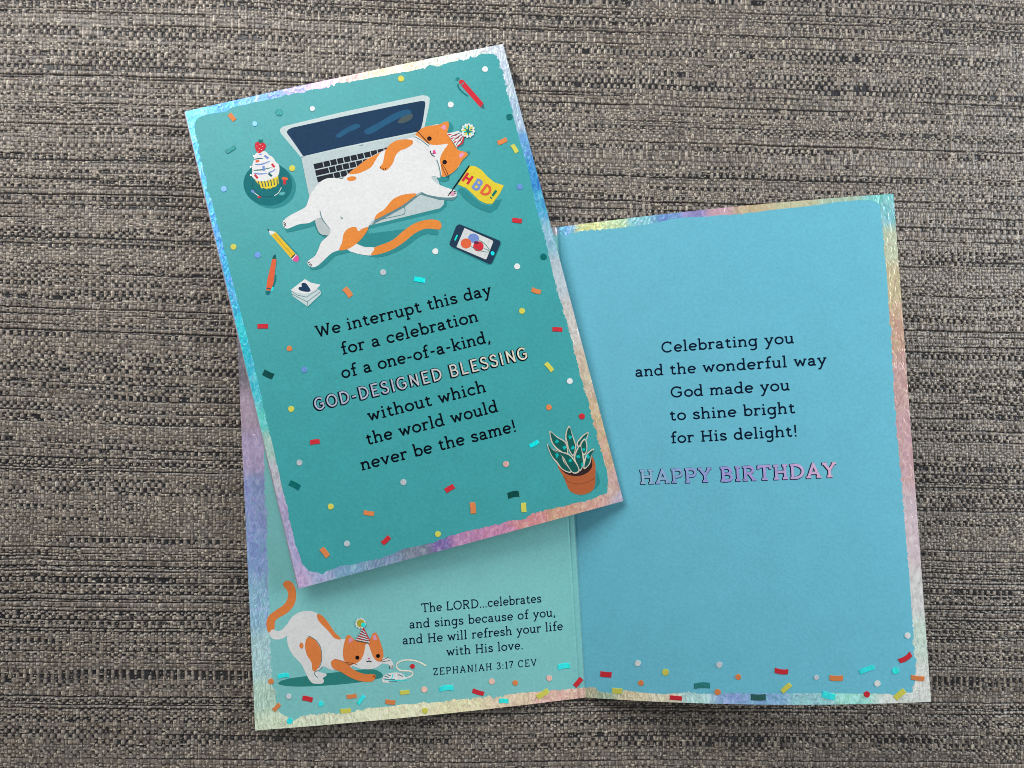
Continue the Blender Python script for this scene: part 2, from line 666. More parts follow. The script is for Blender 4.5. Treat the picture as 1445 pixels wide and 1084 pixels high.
f_cyan = foil('cyan_foil', (0, 250, 250), sparkle=.12, metallic=.0, bump=.12)
f_teal = foil('teal_foil', (0, 128, 128), sparkle=.12, metallic=.3, bump=.12)
f_spot = foil('leaf_spot_foil', (0, 208, 204), sparkle=.12, metallic=.1, bump=.12)
f_cream = foil('cream_foil', (252, 242, 224), sparkle=.12, bump=.15)
f_dark = foil('deep_green_foil', (0, 88, 84), sparkle=.12, metallic=.3, bump=.12)


# ------------------------------------------------------------------ leaves, foil margins, printed fields
def foil_sheet(panel, parent, stops, off):
    us = np.unique(np.concatenate([[0], GRID_FOLD, [CARD_W]]).round(6))
    vs = np.linspace(0, CARD_H, 90)
    Ug, Vg = np.meshgrid(us, vs, indexing='ij')
    P = np.stack([Ug.ravel(), Vg.ravel()], -1)
    n, m = len(us), len(vs)
    F = []
    for i in range(n - 1):
        for j in range(m - 1):
            f = (i * m + j, (i + 1) * m + j, (i + 1) * m + j + 1, i * m + j + 1)
            F.append(f if panel.side > 0 else f[::-1])
    a = Art(panel, off)
    sp = panel.uv([s[0] for s in stops])
    sc = np.array([lin(s[1]) for s in stops])
    d = ((P[:, None, :] - sp[None]) ** 2).sum(-1) + 1e-7
    sc = sc * np.minimum(1.42, .94 / sc.max(1))[:, None]
    w = d ** -2.2
    tint = (w[..., None] * sc[None]).sum(1) / w.sum(1)[:, None]
    a._add(P, F, f_tint, tint)
    return a.build('foil_border', parent)


def ragged(panel, px, extra_uv, amp, step=.00022, rough=1.0):
    q = panel.uv(px)
    if extra_uv is not None:
        q = np.concatenate([q, extra_uv])
    out = []
    m = len(q)
    for i in range(m):
        a, b = q[i], q[(i + 1) % m]
        k = max(1, int(np.hypot(*(b - a)) / step))
        for t in np.arange(k) / k:
            out.append(a + (b - a) * t)
    out = np.array(out)
    d = np.roll(out, -1, 0) - np.roll(out, 1, 0)
    d /= np.hypot(d[:, 0], d[:, 1])[:, None] + 1e-12
    nrm = np.stack([-d[:, 1], d[:, 0]], -1)
    n = len(out)
    nz = noise1(n, 9, rng) * .6 + noise1(n, 3, rng) * .5 + rng.standard_normal(n) * .25
    nz = nz + np.clip(noise1(n, 2, rng), .8, 3) * .8 - .64
    gate = np.clip(noise1(n, 60, rng) * .6 + .65, .25, 1.3)
    off = nz * gate * amp
    # close to the cut or the fold the print runs straight
    edge = np.minimum(out[:, 0], CARD_W - out[:, 0]) < .0012
    off[edge] = 0
    return out + nrm * off[:, None]


front_sheet = sheet('front_panel', front, closed_card, paper, paper_edge)


def gap_fn(us, v):
    base = .0007 + (us / CARD_W) * (.0028 if v == 0 else .0018)
    return -base


sheet('back_panel', front, closed_card, paper, paper_edge, off_fn=gap_fn)
# rounded spine joining the two leaves
aa = np.linspace(math.pi / 2, math.pi * 1.5, 9)
co = []
for v in (0, CARD_H):
    for r_ in (.00053, .00018):
        for t in aa:
            p0 = front.surf(0, v, -.00053)
            nx_ = FR[:, 0] * math.cos(t) * r_ + FR[:, 2] * math.sin(t) * r_
            co.append(p0 + nx_)
n = len(aa)
fs = []
for i in range(n - 1):
    fs += [(i, i + 1, 2 * n + i + 1, 2 * n + i), (n + i, 3 * n + i, 3 * n + i + 1, n + i + 1),
           (i, n + i, n + i + 1, i + 1), (2 * n + i, 2 * n + i + 1, 3 * n + i + 1, 3 * n + i)]
make_obj('spine', co, fs, [foil('spine_foil', (196, 190, 204), bump=.1, sparkle=.1)], [0] * len(fs), closed_card)

sheet('inside_panel', right, open_card, paper, paper_edge, label='blue inside page with a five line wish')
sheet('inside_panel', left, open_card, paper, paper_edge, label='inside page with a bible verse')

foil_sheet(front, closed_card, [
    ((262, 165), (110, 190, 245)), ((320, 150), (95, 165, 235)), ((380, 135), (110, 150, 225)), ((420, 127), (150, 145, 215)), ((455, 115), (205, 165, 205)),
    ((490, 108), (240, 195, 190)), ((530, 101), (248, 220, 190)), ((570, 93), (250, 235, 205)), ((620, 84), (225, 235, 220)), ((670, 75), (215, 225, 225)),
    ((700, 68), (195, 205, 215)), ((718, 100), (180, 195, 210)), ((735, 170), (190, 215, 240)), ((745, 200), (120, 180, 240)), ((757, 245), (85, 175, 245)),
    ((770, 290), (100, 200, 245)), ((780, 330), (170, 225, 245)), ((795, 390), (215, 230, 240)), ((812, 450), (235, 230, 225)), ((830, 530), (245, 225, 200)),
    ((845, 590), (250, 220, 180)), ((855, 640), (245, 205, 175)), ((865, 690), (235, 200, 190)), ((878, 703), (190, 180, 200)), ((840, 710), (235, 185, 170)),
    ((790, 722), (245, 190, 165)), ((750, 735), (235, 160, 165)), ((700, 750), (200, 140, 175)), ((650, 762), (190, 140, 180)), ((625, 766), (130, 110, 170)),
    ((590, 775), (120, 130, 150)), ((540, 790), (125, 150, 180)), ((490, 805), (130, 170, 200)), ((450, 817), (170, 180, 215)), ((425, 822), (195, 175, 215)),
    ((412, 780), (175, 170, 210)), ((400, 720), (180, 170, 205)), ((390, 670), (190, 190, 200)), ((380, 630), (170, 205, 195)), ((370, 590), (110, 215, 210)),
    ((360, 545), (90, 220, 240)), ((345, 480), (80, 225, 245)), ((325, 400), (90, 190, 245)), ((305, 320), (95, 180, 245)), ((285, 240), (95, 185, 245))], 15)
foil_sheet(right, open_card, [
    ((795, 325), (110, 170, 210)), ((830, 322), (205, 210, 150)), ((870, 315), (200, 225, 180)), ((900, 310), (140, 205, 215)), ((940, 305), (125, 165, 225)),
    ((985, 299), (160, 150, 205)), ((1010, 296), (215, 175, 190)), ((1060, 290), (240, 220, 180)), ((1120, 283), (235, 235, 195)), ((1190, 279), (200, 230, 205)),
    ((1240, 275), (140, 225, 220)), ((1255, 300), (150, 215, 225)), ((1258, 340), (215, 225, 195)), ((1260, 400), (240, 225, 185)), ((1266, 460), (245, 205, 180)),
    ((1270, 540), (240, 200, 195)), ((1278, 620), (232, 192, 196)), ((1290, 760), (222, 205, 212)), ((1297, 840), (205, 205, 205)), ((1302, 900), (195, 215, 205)),
    ((1305, 960), (235, 240, 235)), ((1270, 985), (235, 245, 240)), ((1200, 985), (150, 215, 205)), ((1150, 985), (140, 190, 200)), ((1080, 985), (120, 165, 200)),
    ((1030, 985), (130, 160, 205)), ((980, 983), (175, 215, 215)), ((940, 983), (230, 225, 200)), ((890, 980), (235, 225, 190)), ((850, 978), (170, 190, 165)),
    ((832, 976), (190, 190, 160))], 15)
foil_sheet(left, open_card, [
    ((342, 520), (130, 125, 135)), ((348, 580), (190, 170, 190)), ((352, 640), (190, 175, 210)), ((358, 700), (150, 165, 212)), ((362, 780), (140, 165, 212)),
    ((365, 850), (145, 185, 212)), ((370, 930), (165, 200, 205)), ((375, 990), (170, 200, 185)), ((380, 1020), (200, 215, 190)), ((430, 1015), (205, 215, 190)),
    ((500, 1010), (220, 225, 195)), ((580, 1003), (235, 235, 200)), ((650, 995), (235, 230, 190)), ((720, 990), (240, 220, 190)), ((780, 983), (240, 200, 185)),
    ((815, 978), (235, 195, 180))], 15)

FRONT_FIELD = [(274, 180), (275, 173), (278, 168), (284, 164), (292, 161.6), (320, 157), (328, 151), (337, 149.6), (379, 140.4), (412, 133), (444, 125.6), (462, 123.8), (477, 118.5),
               (498, 114.6), (545, 106.3), (559, 103.5), (572, 102), (583, 99.5), (609, 93.7), (639, 87.8), (664, 81.4), (683, 76.8), (692, 75.8), (699.6, 78.6), (704, 86),
               (709, 98), (716, 131), (724, 161), (730, 186), (740, 221.7), (746.6, 244), (756.5, 292.5), (764, 318), (773, 355), (784, 402), (795.4, 437), (802, 464), (811, 500),
               (828.5, 560), (833.6, 582), (838, 601), (843, 619), (846, 632), (851, 647), (856, 663), (858, 677), (857, 696), (847, 698.7), (838, 704), (823, 707.6), (808.6, 710.5),
               (794, 714), (774.6, 719), (758, 723.4), (744.5, 727.8), (741.5, 733), (735.6, 734.5), (725, 733), (715, 736.7), (693, 741.8), (663, 749), (634, 756.6), (612, 765.5),
               (589.5, 770.6), (568.9, 775), (544.4, 785.4), (519.5, 792), (499.6, 796), (481, 798.7), (466, 804.5), (460.5, 806), (455.5, 811), (448, 807.8), (436.5, 806), (427, 797),
               (423, 784.6), (417, 769.6), (409.9, 734.7), (405.7, 714.8), (399.9, 694.9), (394, 668), (384, 624), (375, 590.6), (369.8, 564), (355.4, 502), (350, 480), (319, 362), (288, 244)]
a = Art(front, 30)
a.poly_uv(ragged(front, FRONT_FIELD, None, .00030), teal)
a.build('teal_print', closed_card)
RIGHT_FIELD = [(792, 330), (800, 332), (817.6, 326.4), (848.6, 324), (870.7, 322), (915, 316.5), (959, 307.6), (1003.6, 305), (1060, 300.8), (1088.8, 296.5), (1148.6, 290), (1193, 284),
               (1215, 282.5), (1230.5, 282.8), (1238, 286.5), (1242, 293), (1245, 321), (1248, 356), (1251.6, 391.7), (1253.8, 431.6), (1257, 471.4), (1258, 490), (1262, 560), (1268, 640),
               (1275, 720), (1282, 800), (1284, 825), (1286, 854), (1288, 877.5), (1289, 908.5), (1291.8, 931.7), (1292.8, 949), (1290.8, 962.7), (1287.9, 970.5), (1287.9, 977),
               (1274, 978), (1261, 981), (1253, 979), (1216, 979), (1177.5, 978), (1119, 978.5), (1070, 978.3), (1007.6, 978.3), (966, 977.3), (935, 979.4), (904, 977.3), (881, 974),
               (876.8, 980.4), (862.3, 978), (845.7, 976), (839.4, 970), (831, 970)]
q0 = right.uv([(828, 971)])[0]
a = Art(right, 30)
a.poly_uv(ragged(right, RIGHT_FIELD, np.array([[0.00002, q0[1]], [0.00002, CARD_H - .0022]]), .00024), page_blue)
a.build('blue_print', open_card)
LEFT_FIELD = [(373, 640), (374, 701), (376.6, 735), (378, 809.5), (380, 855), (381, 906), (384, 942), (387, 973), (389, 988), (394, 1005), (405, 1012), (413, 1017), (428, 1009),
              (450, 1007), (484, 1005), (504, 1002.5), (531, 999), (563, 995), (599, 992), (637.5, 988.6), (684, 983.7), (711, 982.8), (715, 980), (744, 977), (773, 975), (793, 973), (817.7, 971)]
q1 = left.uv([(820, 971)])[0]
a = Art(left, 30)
a.poly_uv(ragged(left, LEFT_FIELD, np.array([[0.00002, q1[1]], [0.00002, CARD_H - .003], [CARD_W - .004, CARD_H - .003]]), .00032), page_warm_lit)
a.build('warm_lit_print', open_card)


# ------------------------------------------------------------------ lettering: a stroked slab-serif alphabet
def E_(cx, cy, rx, ry, a0=0, a1=360, n=26):
    t = np.radians(np.linspace(a0, a1, n))
    return ('k', [(cx + rx * math.cos(x), cy + ry * math.sin(x)) for x in t])


def L_(*p): return ('l', p)
def C_(*p): return ('c', p)
def S_(x0, x1, y): return ('s', ((x0, y), (x1, y)))
def T_(*p): return ('s', p)


def bowl(x0, x1, y0, y1):
    r = (y1 - y0) / 2
    return ('k', [(x0, y1)] + [(x1 - r * 1.05 + r * 1.05 * math.cos(t), (y0 + y1) / 2 + r * math.sin(t)) for t in np.radians(np.linspace(90, -90, 14))] + [(x0, y0)])


arch = lambda x0, x1: C_((x0, 3.2), (x0 + .5, 4.35), ((x0 + x1) / 2 + .2, 4.9), (x1 - .3, 4.45), (x1, 3.4), (x1, .5))
GL = {
    'a': (4.5, [C_((.8, 4.0), (1.2, 4.7), (2.0, 4.9), (2.9, 4.5), (3.2, 3.5)), L_((3.2, 3.6), (3.2, .5)), S_(2.8, 4.2, .5), T_((.8, 4.7), (.8, 3.7)),
                C_((3.2, 2.8), (1.8, 2.8), (.8, 2.35), (.55, 1.6), (.9, .8), (1.7, .5), (2.6, .8), (3.2, 1.5))]),
    'b': (4.8, [S_(.1, 1.0, 7.9), L_((.95, 8.3), (.95, .2)), E_(2.6, 2.7, 1.7, 2.2)]),
    'c': (4.4, [E_(2.4, 2.7, 1.85, 2.2, 42, 318), T_((3.75, 4.9), (3.75, 3.6))]),
    'd': (5.0, [S_(2.9, 3.8, 7.9), L_((3.85, 8.3), (3.85, .5)), S_(3.6, 4.8, .5), E_(2.2, 2.7, 1.7, 2.2)]),
    'e': (4.6, [L_((.6, 2.75), (4.05, 2.75)), E_(2.35, 2.7, 1.8, 2.2, 2, 318)]),
    'f': (3.3, [C_((3.5, 7.6), (2.8, 7.95), (2.0, 7.6), (1.6, 6.6), (1.6, 5), (1.6, .5)), S_(.5, 2.9, .5), L_((.4, 4.9), (2.9, 4.9))]),
    'g': (4.9, [E_(2.2, 2.7, 1.7, 2.2), S_(3.6, 4.7, 4.9), C_((3.85, 5.2), (3.85, 2), (3.85, -.7), (3.4, -1.8), (2.2, -2.3), (.9, -1.9))]),
    'h': (5.0, [S_(.1, 1.0, 7.9), L_((.95, 8.3), (.95, .5)), S_(.1, 1.9, .5), arch(.95, 3.8), S_(3.0, 4.7, .5)]),
    'i': (2.5, [S_(.2, 1.2, 4.9), L_((1.2, 5.3), (1.2, .5)), S_(.2, 2.2, .5), L_((1.15, 6.55), (1.15, 7.65))]),
    'k': (4.9, [S_(.1, 1.0, 7.9), L_((.95, 8.3), (.95, .5)), S_(.1, 1.9, .5), L_((3.7, 4.9), (1.0, 2.3)), S_(2.9, 4.5, 4.9), L_((2.0, 3.2), (3.8, .5)), S_(3.0, 4.7, .5)]),
    'l': (2.5, [S_(.2, 1.2, 7.9), L_((1.2, 8.3), (1.2, .5)), S_(.2, 2.2, .5)]),
    'm': (7.3, [S_(.1, 1.0, 4.9), L_((.95, 5.3), (.95, .5)), S_(.1, 1.8, .5), arch(.95, 3.5), S_(2.7, 4.3, .5), arch(3.5, 6.1), S_(5.3, 7.0, .5)]),
    'n': (5.0, [S_(.1, 1.0, 4.9), L_((.95, 5.3), (.95, .5)), S_(.1, 1.9, .5), arch(.95, 3.8), S_(3.0, 4.7, .5)]),
    'o': (4.8, [E_(2.4, 2.7, 1.9, 2.2)]),
    'p': (4.9, [S_(.1, 1.0, 4.9), L_((.95, 5.3), (.95, -2.3)), S_(.1, 2.0, -2.3), E_(2.6, 2.7, 1.7, 2.2)]),
    'r': (3.7, [S_(.2, 1.1, 4.9), L_((1.1, 5.3), (1.1, .5)), S_(.2, 2.2, .5), C_((1.1, 3.1), (1.6, 4.4), (2.5, 4.9), (3.3, 4.7)), T_((3.3, 5.1), (3.3, 4.0))]),
    's': (4.0, [C_((3.1, 3.9), (2.7, 4.7), (1.8, 4.9), (.85, 4.4), (.85, 3.5), (1.9, 2.8), (2.9, 2.3), (3.35, 1.5), (2.9, .7), (1.9, .5), (1.0, .8), (.65, 1.6)),
                T_((3.1, 5.1), (3.1, 3.8)), T_((.65, .3), (.65, 1.6))]),
    't': (3.5, [C_((1.4, 6.5), (1.4, 4), (1.4, 1.5), (1.75, .7), (2.5, .5), (3.2, 1.0)), L_((.3, 4.9), (2.9, 4.9))]),
    'u': (4.9, [S_(.1, 1.0, 4.9), C_((1, 5.3), (1, 3.5), (1, 1.9), (1.35, .9), (2.2, .5), (3.1, .9), (3.75, 1.9)), S_(2.8, 3.7, 4.9), L_((3.75, 5.3), (3.75, .5)), S_(3.5, 4.7, .5)]),
    'v': (4.8, [L_((.8, 4.9), (2.45, .3)), L_((2.25, .3), (4.0, 4.9)), S_(.1, 1.7, 4.9), S_(3.2, 4.7, 4.9)]),
    'w': (6.6, [L_((.8, 4.9), (2.1, .3)), L_((1.9, .3), (3.35, 4.6)), L_((3.15, 4.6), (4.6, .3)), L_((4.4, .3), (5.75, 4.9)), S_(.1, 1.6, 4.9), S_(5.0, 6.5, 4.9)]),
    'y': (4.8, [L_((.8, 4.9), (2.5, .7)), C_((4.1, 4.9), (2.6, 1.0), (1.7, -1.5), (1.2, -2.25), (.4, -2.2)), S_(.1, 1.7, 4.9), S_(3.2, 4.8, 4.9)]),
    'W': (8.0, [L_((.9, 7.4), (2.55, .3)), L_((2.35, .3), (4.1, 6.8)), L_((3.9, 6.8), (5.65, .3)), L_((5.45, .3), (7.1, 7.4)), S_(.1, 1.8, 7.4), S_(6.2, 7.9, 7.4)]),
    'C': (6.2, [E_(3.2, 3.95, 2.7, 3.45, 44, 318), T_((5.2, 7.5), (5.2, 5.5))]),
    'G': (6.7, [E_(3.3, 3.95, 2.8, 3.45, 44, 322), L_((3.7, 3.6), (5.95, 3.6)), L_((5.5, 3.6), (5.5, 1.4)), T_((5.3, 7.5), (5.3, 5.6))]),
    'H': (6.8, [L_((1.4, 7.4), (1.4, .5)), L_((5.4, 7.4), (5.4, .5)), L_((1.4, 4.0), (5.4, 4.0)), S_(.4, 2.4, 7.4), S_(.4, 2.4, .5), S_(4.4, 6.4, 7.4), S_(4.4, 6.4, .5)]),
    'T': (6.4, [L_((.5, 7.4), (5.9, 7.4)), T_((.5, 7.6), (.5, 6.0)), T_((5.9, 7.6), (5.9, 6.0)), L_((3.2, 7.4), (3.2, .5)), S_(2.1, 4.3, .5)]),
    'L': (5.5, [L_((1.3, 7.8), (1.3, .1)), S_(.4, 2.4, 7.4), L_((.9, .5), (5.0, .5)), S_(.4, 1.3, .5), T_((5.0, .3), (5.0, 2.0))]),
    'O': (6.9, [E_(3.45, 3.95, 2.9, 3.45)]),
    'R': (6.2, [L_((1.3, 7.8), (1.3, .5)), bowl(1.3, 4.9, 4.0, 7.4), S_(.4, 1.4, 7.4), S_(.4, 2.3, .5), L_((3.0, 4.0), (5.0, .5)), S_(4.3, 6.0, .5)]),
    'P': (5.7, [L_((1.3, 7.8), (1.3, .5)), bowl(1.3, 5.1, 3.6, 7.4), S_(.4, 1.4, 7.4), S_(.4, 2.3, .5)]),
    'B': (6.0, [L_((1.3, 7.8), (1.3, .1)), bowl(1.3, 4.8, 4.1, 7.4), bowl(1.3, 5.2, .5, 4.1), S_(.4, 1.4, 7.4), S_(.4, 1.4, .5)]),
    'D': (6.7, [L_((1.3, 7.8), (1.3, .1)), bowl(1.3, 6.0, .5, 7.4), S_(.4, 1.4, 7.4), S_(.4, 1.4, .5)]),
    'Z': (5.8, [L_((.8, 7.4), (5.1, 7.4)), T_((.9, 7.6), (.9, 6.0)), L_((4.9, 7.3), (.9, .6)), L_((.7, .5), (5.2, .5)), T_((5.1, .3), (5.1, 1.9))]),
    'E': (5.6, [L_((1.3, 7.8), (1.3, .1)), L_((1.0, 7.4), (4.9, 7.4)), L_((1.3, 4.0), (4.0, 4.0)), L_((1.0, .5), (5.0, .5)), S_(.4, 1.3, 7.4), S_(.4, 1.3, .5),
                T_((4.9, 7.6), (4.9, 6.2)), T_((5.0, .3), (5.0, 1.8))]),
    'A': (6.8, [L_((1.0, .5), (3.5, 7.7)), L_((3.3, 7.7), (5.8, .5)), L_((1.9, 2.7), (4.9, 2.7)), S_(.2, 2.0, .5), S_(4.8, 6.6, .5)]),
    'N': (6.9, [L_((1.4, 7.8), (1.4, .5)), L_((5.5, 7.4), (5.5, .1)), L_((1.4, 7.6), (5.5, .3)), S_(.4, 1.4, 7.4), S_(.4, 2.4, .5), S_(4.5, 6.5, 7.4)]),
    'I': (2.8, [L_((1.4, 7.8), (1.4, .1)), S_(.5, 2.3, 7.4), S_(.5, 2.3, .5)]),
    'S': (5.2, [C_((4.3, 6.0), (3.7, 7.1), (2.5, 7.4), (1.2, 6.8), (.95, 5.7), (1.6, 4.7), (3.0, 4.0), (4.2, 3.2), (4.5, 2.1), (3.9, .9), (2.6, .5), (1.2, .9), (.7, 2.0)),
                T_((4.3, 7.5), (4.3, 5.9)), T_((.7, .3), (.7, 2.0))]),
    'V': (6.6, [L_((.9, 7.4), (3.4, .2)), L_((3.2, .2), (5.7, 7.4)), S_(.1, 1.9, 7.4), S_(4.8, 6.5, 7.4)]),
    'Y': (6.2, [L_((.9, 7.4), (3.1, 3.9)), L_((5.3, 7.4), (3.1, 3.9)), L_((3.1, 4.2), (3.1, .5)), S_(.1, 1.8, 7.4), S_(4.5, 6.1, 7.4), S_(2.1, 4.1, .5)]),
    '3': (4.8, [C_((.9, 6.5), (1.5, 7.2), (2.5, 7.4), (3.7, 6.7), (3.6, 5.2), (2.2, 4.2)), C_((2.2, 4.2), (3.7, 3.7), (4.1, 2.2), (3.4, .9), (2.2, .5), (1.1, .8), (.6, 1.6))]),
    '1': (3.4, [L_((.6, 6.2), (1.8, 7.4)), L_((1.8, 7.8), (1.8, .5)), S_(.6, 3.0, .5)]),
    '7': (4.7, [L_((.6, 7.4), (4.3, 7.4)), T_((.7, 7.6), (.7, 6.2)), C_((4.2, 7.3), (2.8, 4.4), (1.9, 2.0), (1.8, .3))]),
    '-': (3.4, [L_((.6, 3.0), (2.8, 3.0))]),
    ',': (2.2, [C_((1.2, 1.1), (1.15, .1), (.5, -1.2))]),
    '.': (1.9, [L_((.95, -.05), (.95, 1.05))]),
    '!': (2.4, [L_((1.2, 8.0), (1.2, 2.4)), L_((1.2, -.05), (1.2, 1.05))]),
    ':': (2.2, [L_((1.1, -.05), (1.1, 1.05)), L_((1.1, 3.9), (1.1, 5.0))]),
    ' ': (2.6, []),
}


def text_strokes(text, sans=False, track=0.0):
    x = 0
    out = []
    for ch in text:
        adv, st = GL[ch]
        for kind, pts in st:
            if sans and kind == 's':
                continue
            p = np.array(pts, float)
            if kind == 'c':
                p = spline(p, 5, closed=False)
            out.append((kind, p + np.array([x, 0])))
        x += adv * (.97 if sans else 1) + .35 + track
    return out, x


def lettering(panel, text, p0, p1, cap, mats, weight, base, parent, sans=False, label=None, track=0.0, tints=None, name='lettering'):
    """one line of text set between two baseline points; cap = capital height in metres"""
    st, wid = text_strokes(text, sans, track)
    xs = np.concatenate([p[:, 0] for k, p in st])
    a, b = panel.uv([p0, p1])
    d = b - a
    ln = np.hypot(*d)
    d /= ln
    up = np.array([-d[1], d[0]]) * panel.side
    if panel.side < 0:
        up = np.array([d[1], -d[0]])
    lo, hi = xs.min() - .4, xs.max() + .4
    sx = ln / (hi - lo)
    sy = cap / 7.9
    art = Art(panel, base)
    for mat, w, shift, ext in mats:
        for kind, p in st:
            q = p - np.array([lo, 0]) + np.array(shift)
            u = a + d * (q[:, :1] * sx) + up * (q[:, 1:] * sy)
            if ext and kind in 'ls':       # square off the ends of outlines
                e0 = (u[0] - u[1]) / (np.hypot(*(u[0] - u[1])) + 1e-12) * ext * sy
                e1 = (u[-1] - u[-2]) / (np.hypot(*(u[-1] - u[-2])) + 1e-12) * ext * sy
                u = np.concatenate([[u[0] + e0], u[1:-1], [u[-1] + e1]])
            tint = None
            if tints is not None:
                f = np.clip(np.concatenate([q[:, 0], q[:, 0]]) / (hi - lo), 0, 1)
                ks = np.linspace(0, 1, len(tints))
                tl = np.array([lin(t) for t in tints])
                tl = tl * np.minimum(1.6, .94 / tl.max(1))[:, None]
                tint = np.stack([np.interp(f, ks, tl[:, i]) for i in range(3)], -1)
            ww = w * weight * sy * (.80 if kind == 's' else 1.0)
            art.stroke_uv(u, ww, mat, dz=2e-7, tint=tint)
        art.z += 6e-6
    return art.build(name, parent, label)


MM = .000262
for text, p0, p1 in (("We interrupt this day", (446.5, 477.4), (696, 416)),
                     ("for a celebration", (482.7, 501.3), (676.5, 453.5)),
                     ("of a one-of-a-kind,", (483.5, 534.8), (692, 483.2)),
                     ("without which", (519.5, 595.5), (687.5, 553)),
                     ("the world would", (518, 628.7), (704.5, 580.8)),
                     ("never be the same!", (510, 664.7), (728, 609.3))):
    lettering(front, text, p0, p1, 17.2 * MM, [(black_text, 1.0, (0, 0), 0)], 1.14, 60, closed_card)
lettering(front, "GOD-DESIGNED BLESSING", (446, 580), (745.5, 506.5), 17.6 * MM,
          [(black_text, 2.3, (-.26, -.10), .45), (f_letter, 1.02, (.08, .08), .08)], 1.0, 60, closed_card, sans=True, track=1.0,
          tints=[(152, 160, 180), (158, 164, 180), (182, 182, 178), (220, 212, 192)])
for text, p0, p1 in (("Celebrating you", (934, 498.3), (1121.5, 484.6)),
                     ("and the wonderful way", (897, 532.3), (1168, 515)),
                     ("God made you", (947, 561.6), (1115.5, 551)),
                     ("to shine bright", (945, 594), (1123, 583.3)),
                     ("for His delight!", (946.5, 626), (1124, 616))):
    lettering(right, text, p0, p1, 16.8 * MM * .93, [(navy_text, 1.0, (0, 0), 0)], 1.12, 60, open_card)
lettering(right, "HAPPY BIRTHDAY", (903.5, 683.4), (1181.5, 673.4), 21.5 * MM * .93,
          [(navy_text, 1.95, (-.16, -.08), .40), (f_letter, 1.36, (.08, .08), .2)], 1.0, 60, open_card, track=.35,
          tints=[(176, 214, 252), (166, 198, 250), (176, 178, 248), (196, 186, 250), (226, 200, 250), (252, 208, 238)])
for text, p0, p1, cp in (("The LORD...celebrates", (594.5, 864.6), (764, 850.2), 12.8),
                         ("and sings because of you,", (578, 887.4), (783.5, 870), 12.8),
                         ("and He will refresh your life", (568.5, 909.9), (794.5, 889.2), 12.8),
                         ("with His love.", (629.5, 926), (737.5, 916.2), 12.8),
                         ("ZEPHANIAH 3:17 CEV", (611.5, 953.2), (758, 939.5), 10.2)):
    lettering(left, text, p0, p1, cp * MM, [(navy_text, .92, (0, 0), 0)], 1.05, 60, open_card, track=.8 if cp < 12 else 0)


# ------------------------------------------------------------------ confetti printed on the leaves
CM = {'o': ink('orange_dot_ink', (236, 142, 84), grain=.04), 'r': red, 'y': lemon, 'w': f_silver, 'b': foil('blue_foil', (130, 180, 245), metallic=.25, bump=.12, sparkle=.1), 'g': f_teal, 'G': f_dark, 'c': f_cyan,
      's': foil('grey_foil', (208, 216, 224), bump=.12, sparkle=.1, metallic=.15), 'p': foil('peach_foil', (250, 206, 190), metallic=.2, bump=.12, sparkle=.1), 'W': ink('white_dot_ink', (244, 247, 246), grain=.02)}


def confetti(panel, parent, items):
    for it in items:
        c, x, y = it[0], it[1], it[2]
        if len(it) == 4:
            r = it[3]
            t = np.linspace(0, 2 * math.pi, 16, endpoint=False)
            k = 1 + .03 * np.sin(3 * t + x)
            pts = np.stack([x + r * k * np.cos(t), y + r * k * np.sin(t)], -1)
        else:
            ln, w, dx, dy = it[3:7]
            bend = it[7] if len(it) > 7 else .04 * math.sin(x * 3.1)
            ang = math.atan2(dy, dx)
            s = np.linspace(-.5, .5, 7)
            top = [(a * ln, -w / 2 + bend * ln * (4 * a * a - .3)) for a in s]
            bot = [(a * ln, w / 2 + bend * ln * (4 * a * a - .3)) for a in s[::-1]]
            pts = np.array(top + bot)
            pts = np.stack([x + pts[:, 0] * math.cos(ang) - pts[:, 1] * math.sin(ang), y + pts[:, 0] * math.sin(ang) + pts[:, 1] * math.cos(ang)], -1)
        uv = panel.uv(pts)
        n = len(uv)
        cen = uv.mean(0)
        z0, z1 = 40e-6, 230e-6
        lo = panel.surf(uv[:, 0], uv[:, 1], z0)
        hi_ = cen + (uv - cen) * .93
        mid = panel.surf(uv[:, 0], uv[:, 1], z1 - 90e-6)
        hi = panel.surf(hi_[:, 0], hi_[:, 1], z1)
        co = np.concatenate([lo, mid, hi])
        fs = [tuple(range(2 * n, 3 * n))]
        for b in (0, n):
            fs += [(b + i, b + (i + 1) % n, b + n + (i + 1) % n, b + n + i) for i in range(n)]
        A2 = uv - np.roll(uv, 1, 0)
        area = np.sum(uv[:, 0] * np.roll(uv[:, 1], -1) - np.roll(uv[:, 0], -1) * uv[:, 1]) * panel.side
        if area < 0:
            fs = [f[::-1] for f in fs]
        make_obj('confetti', co, fs, [CM[c]], [0] * len(fs), parent)


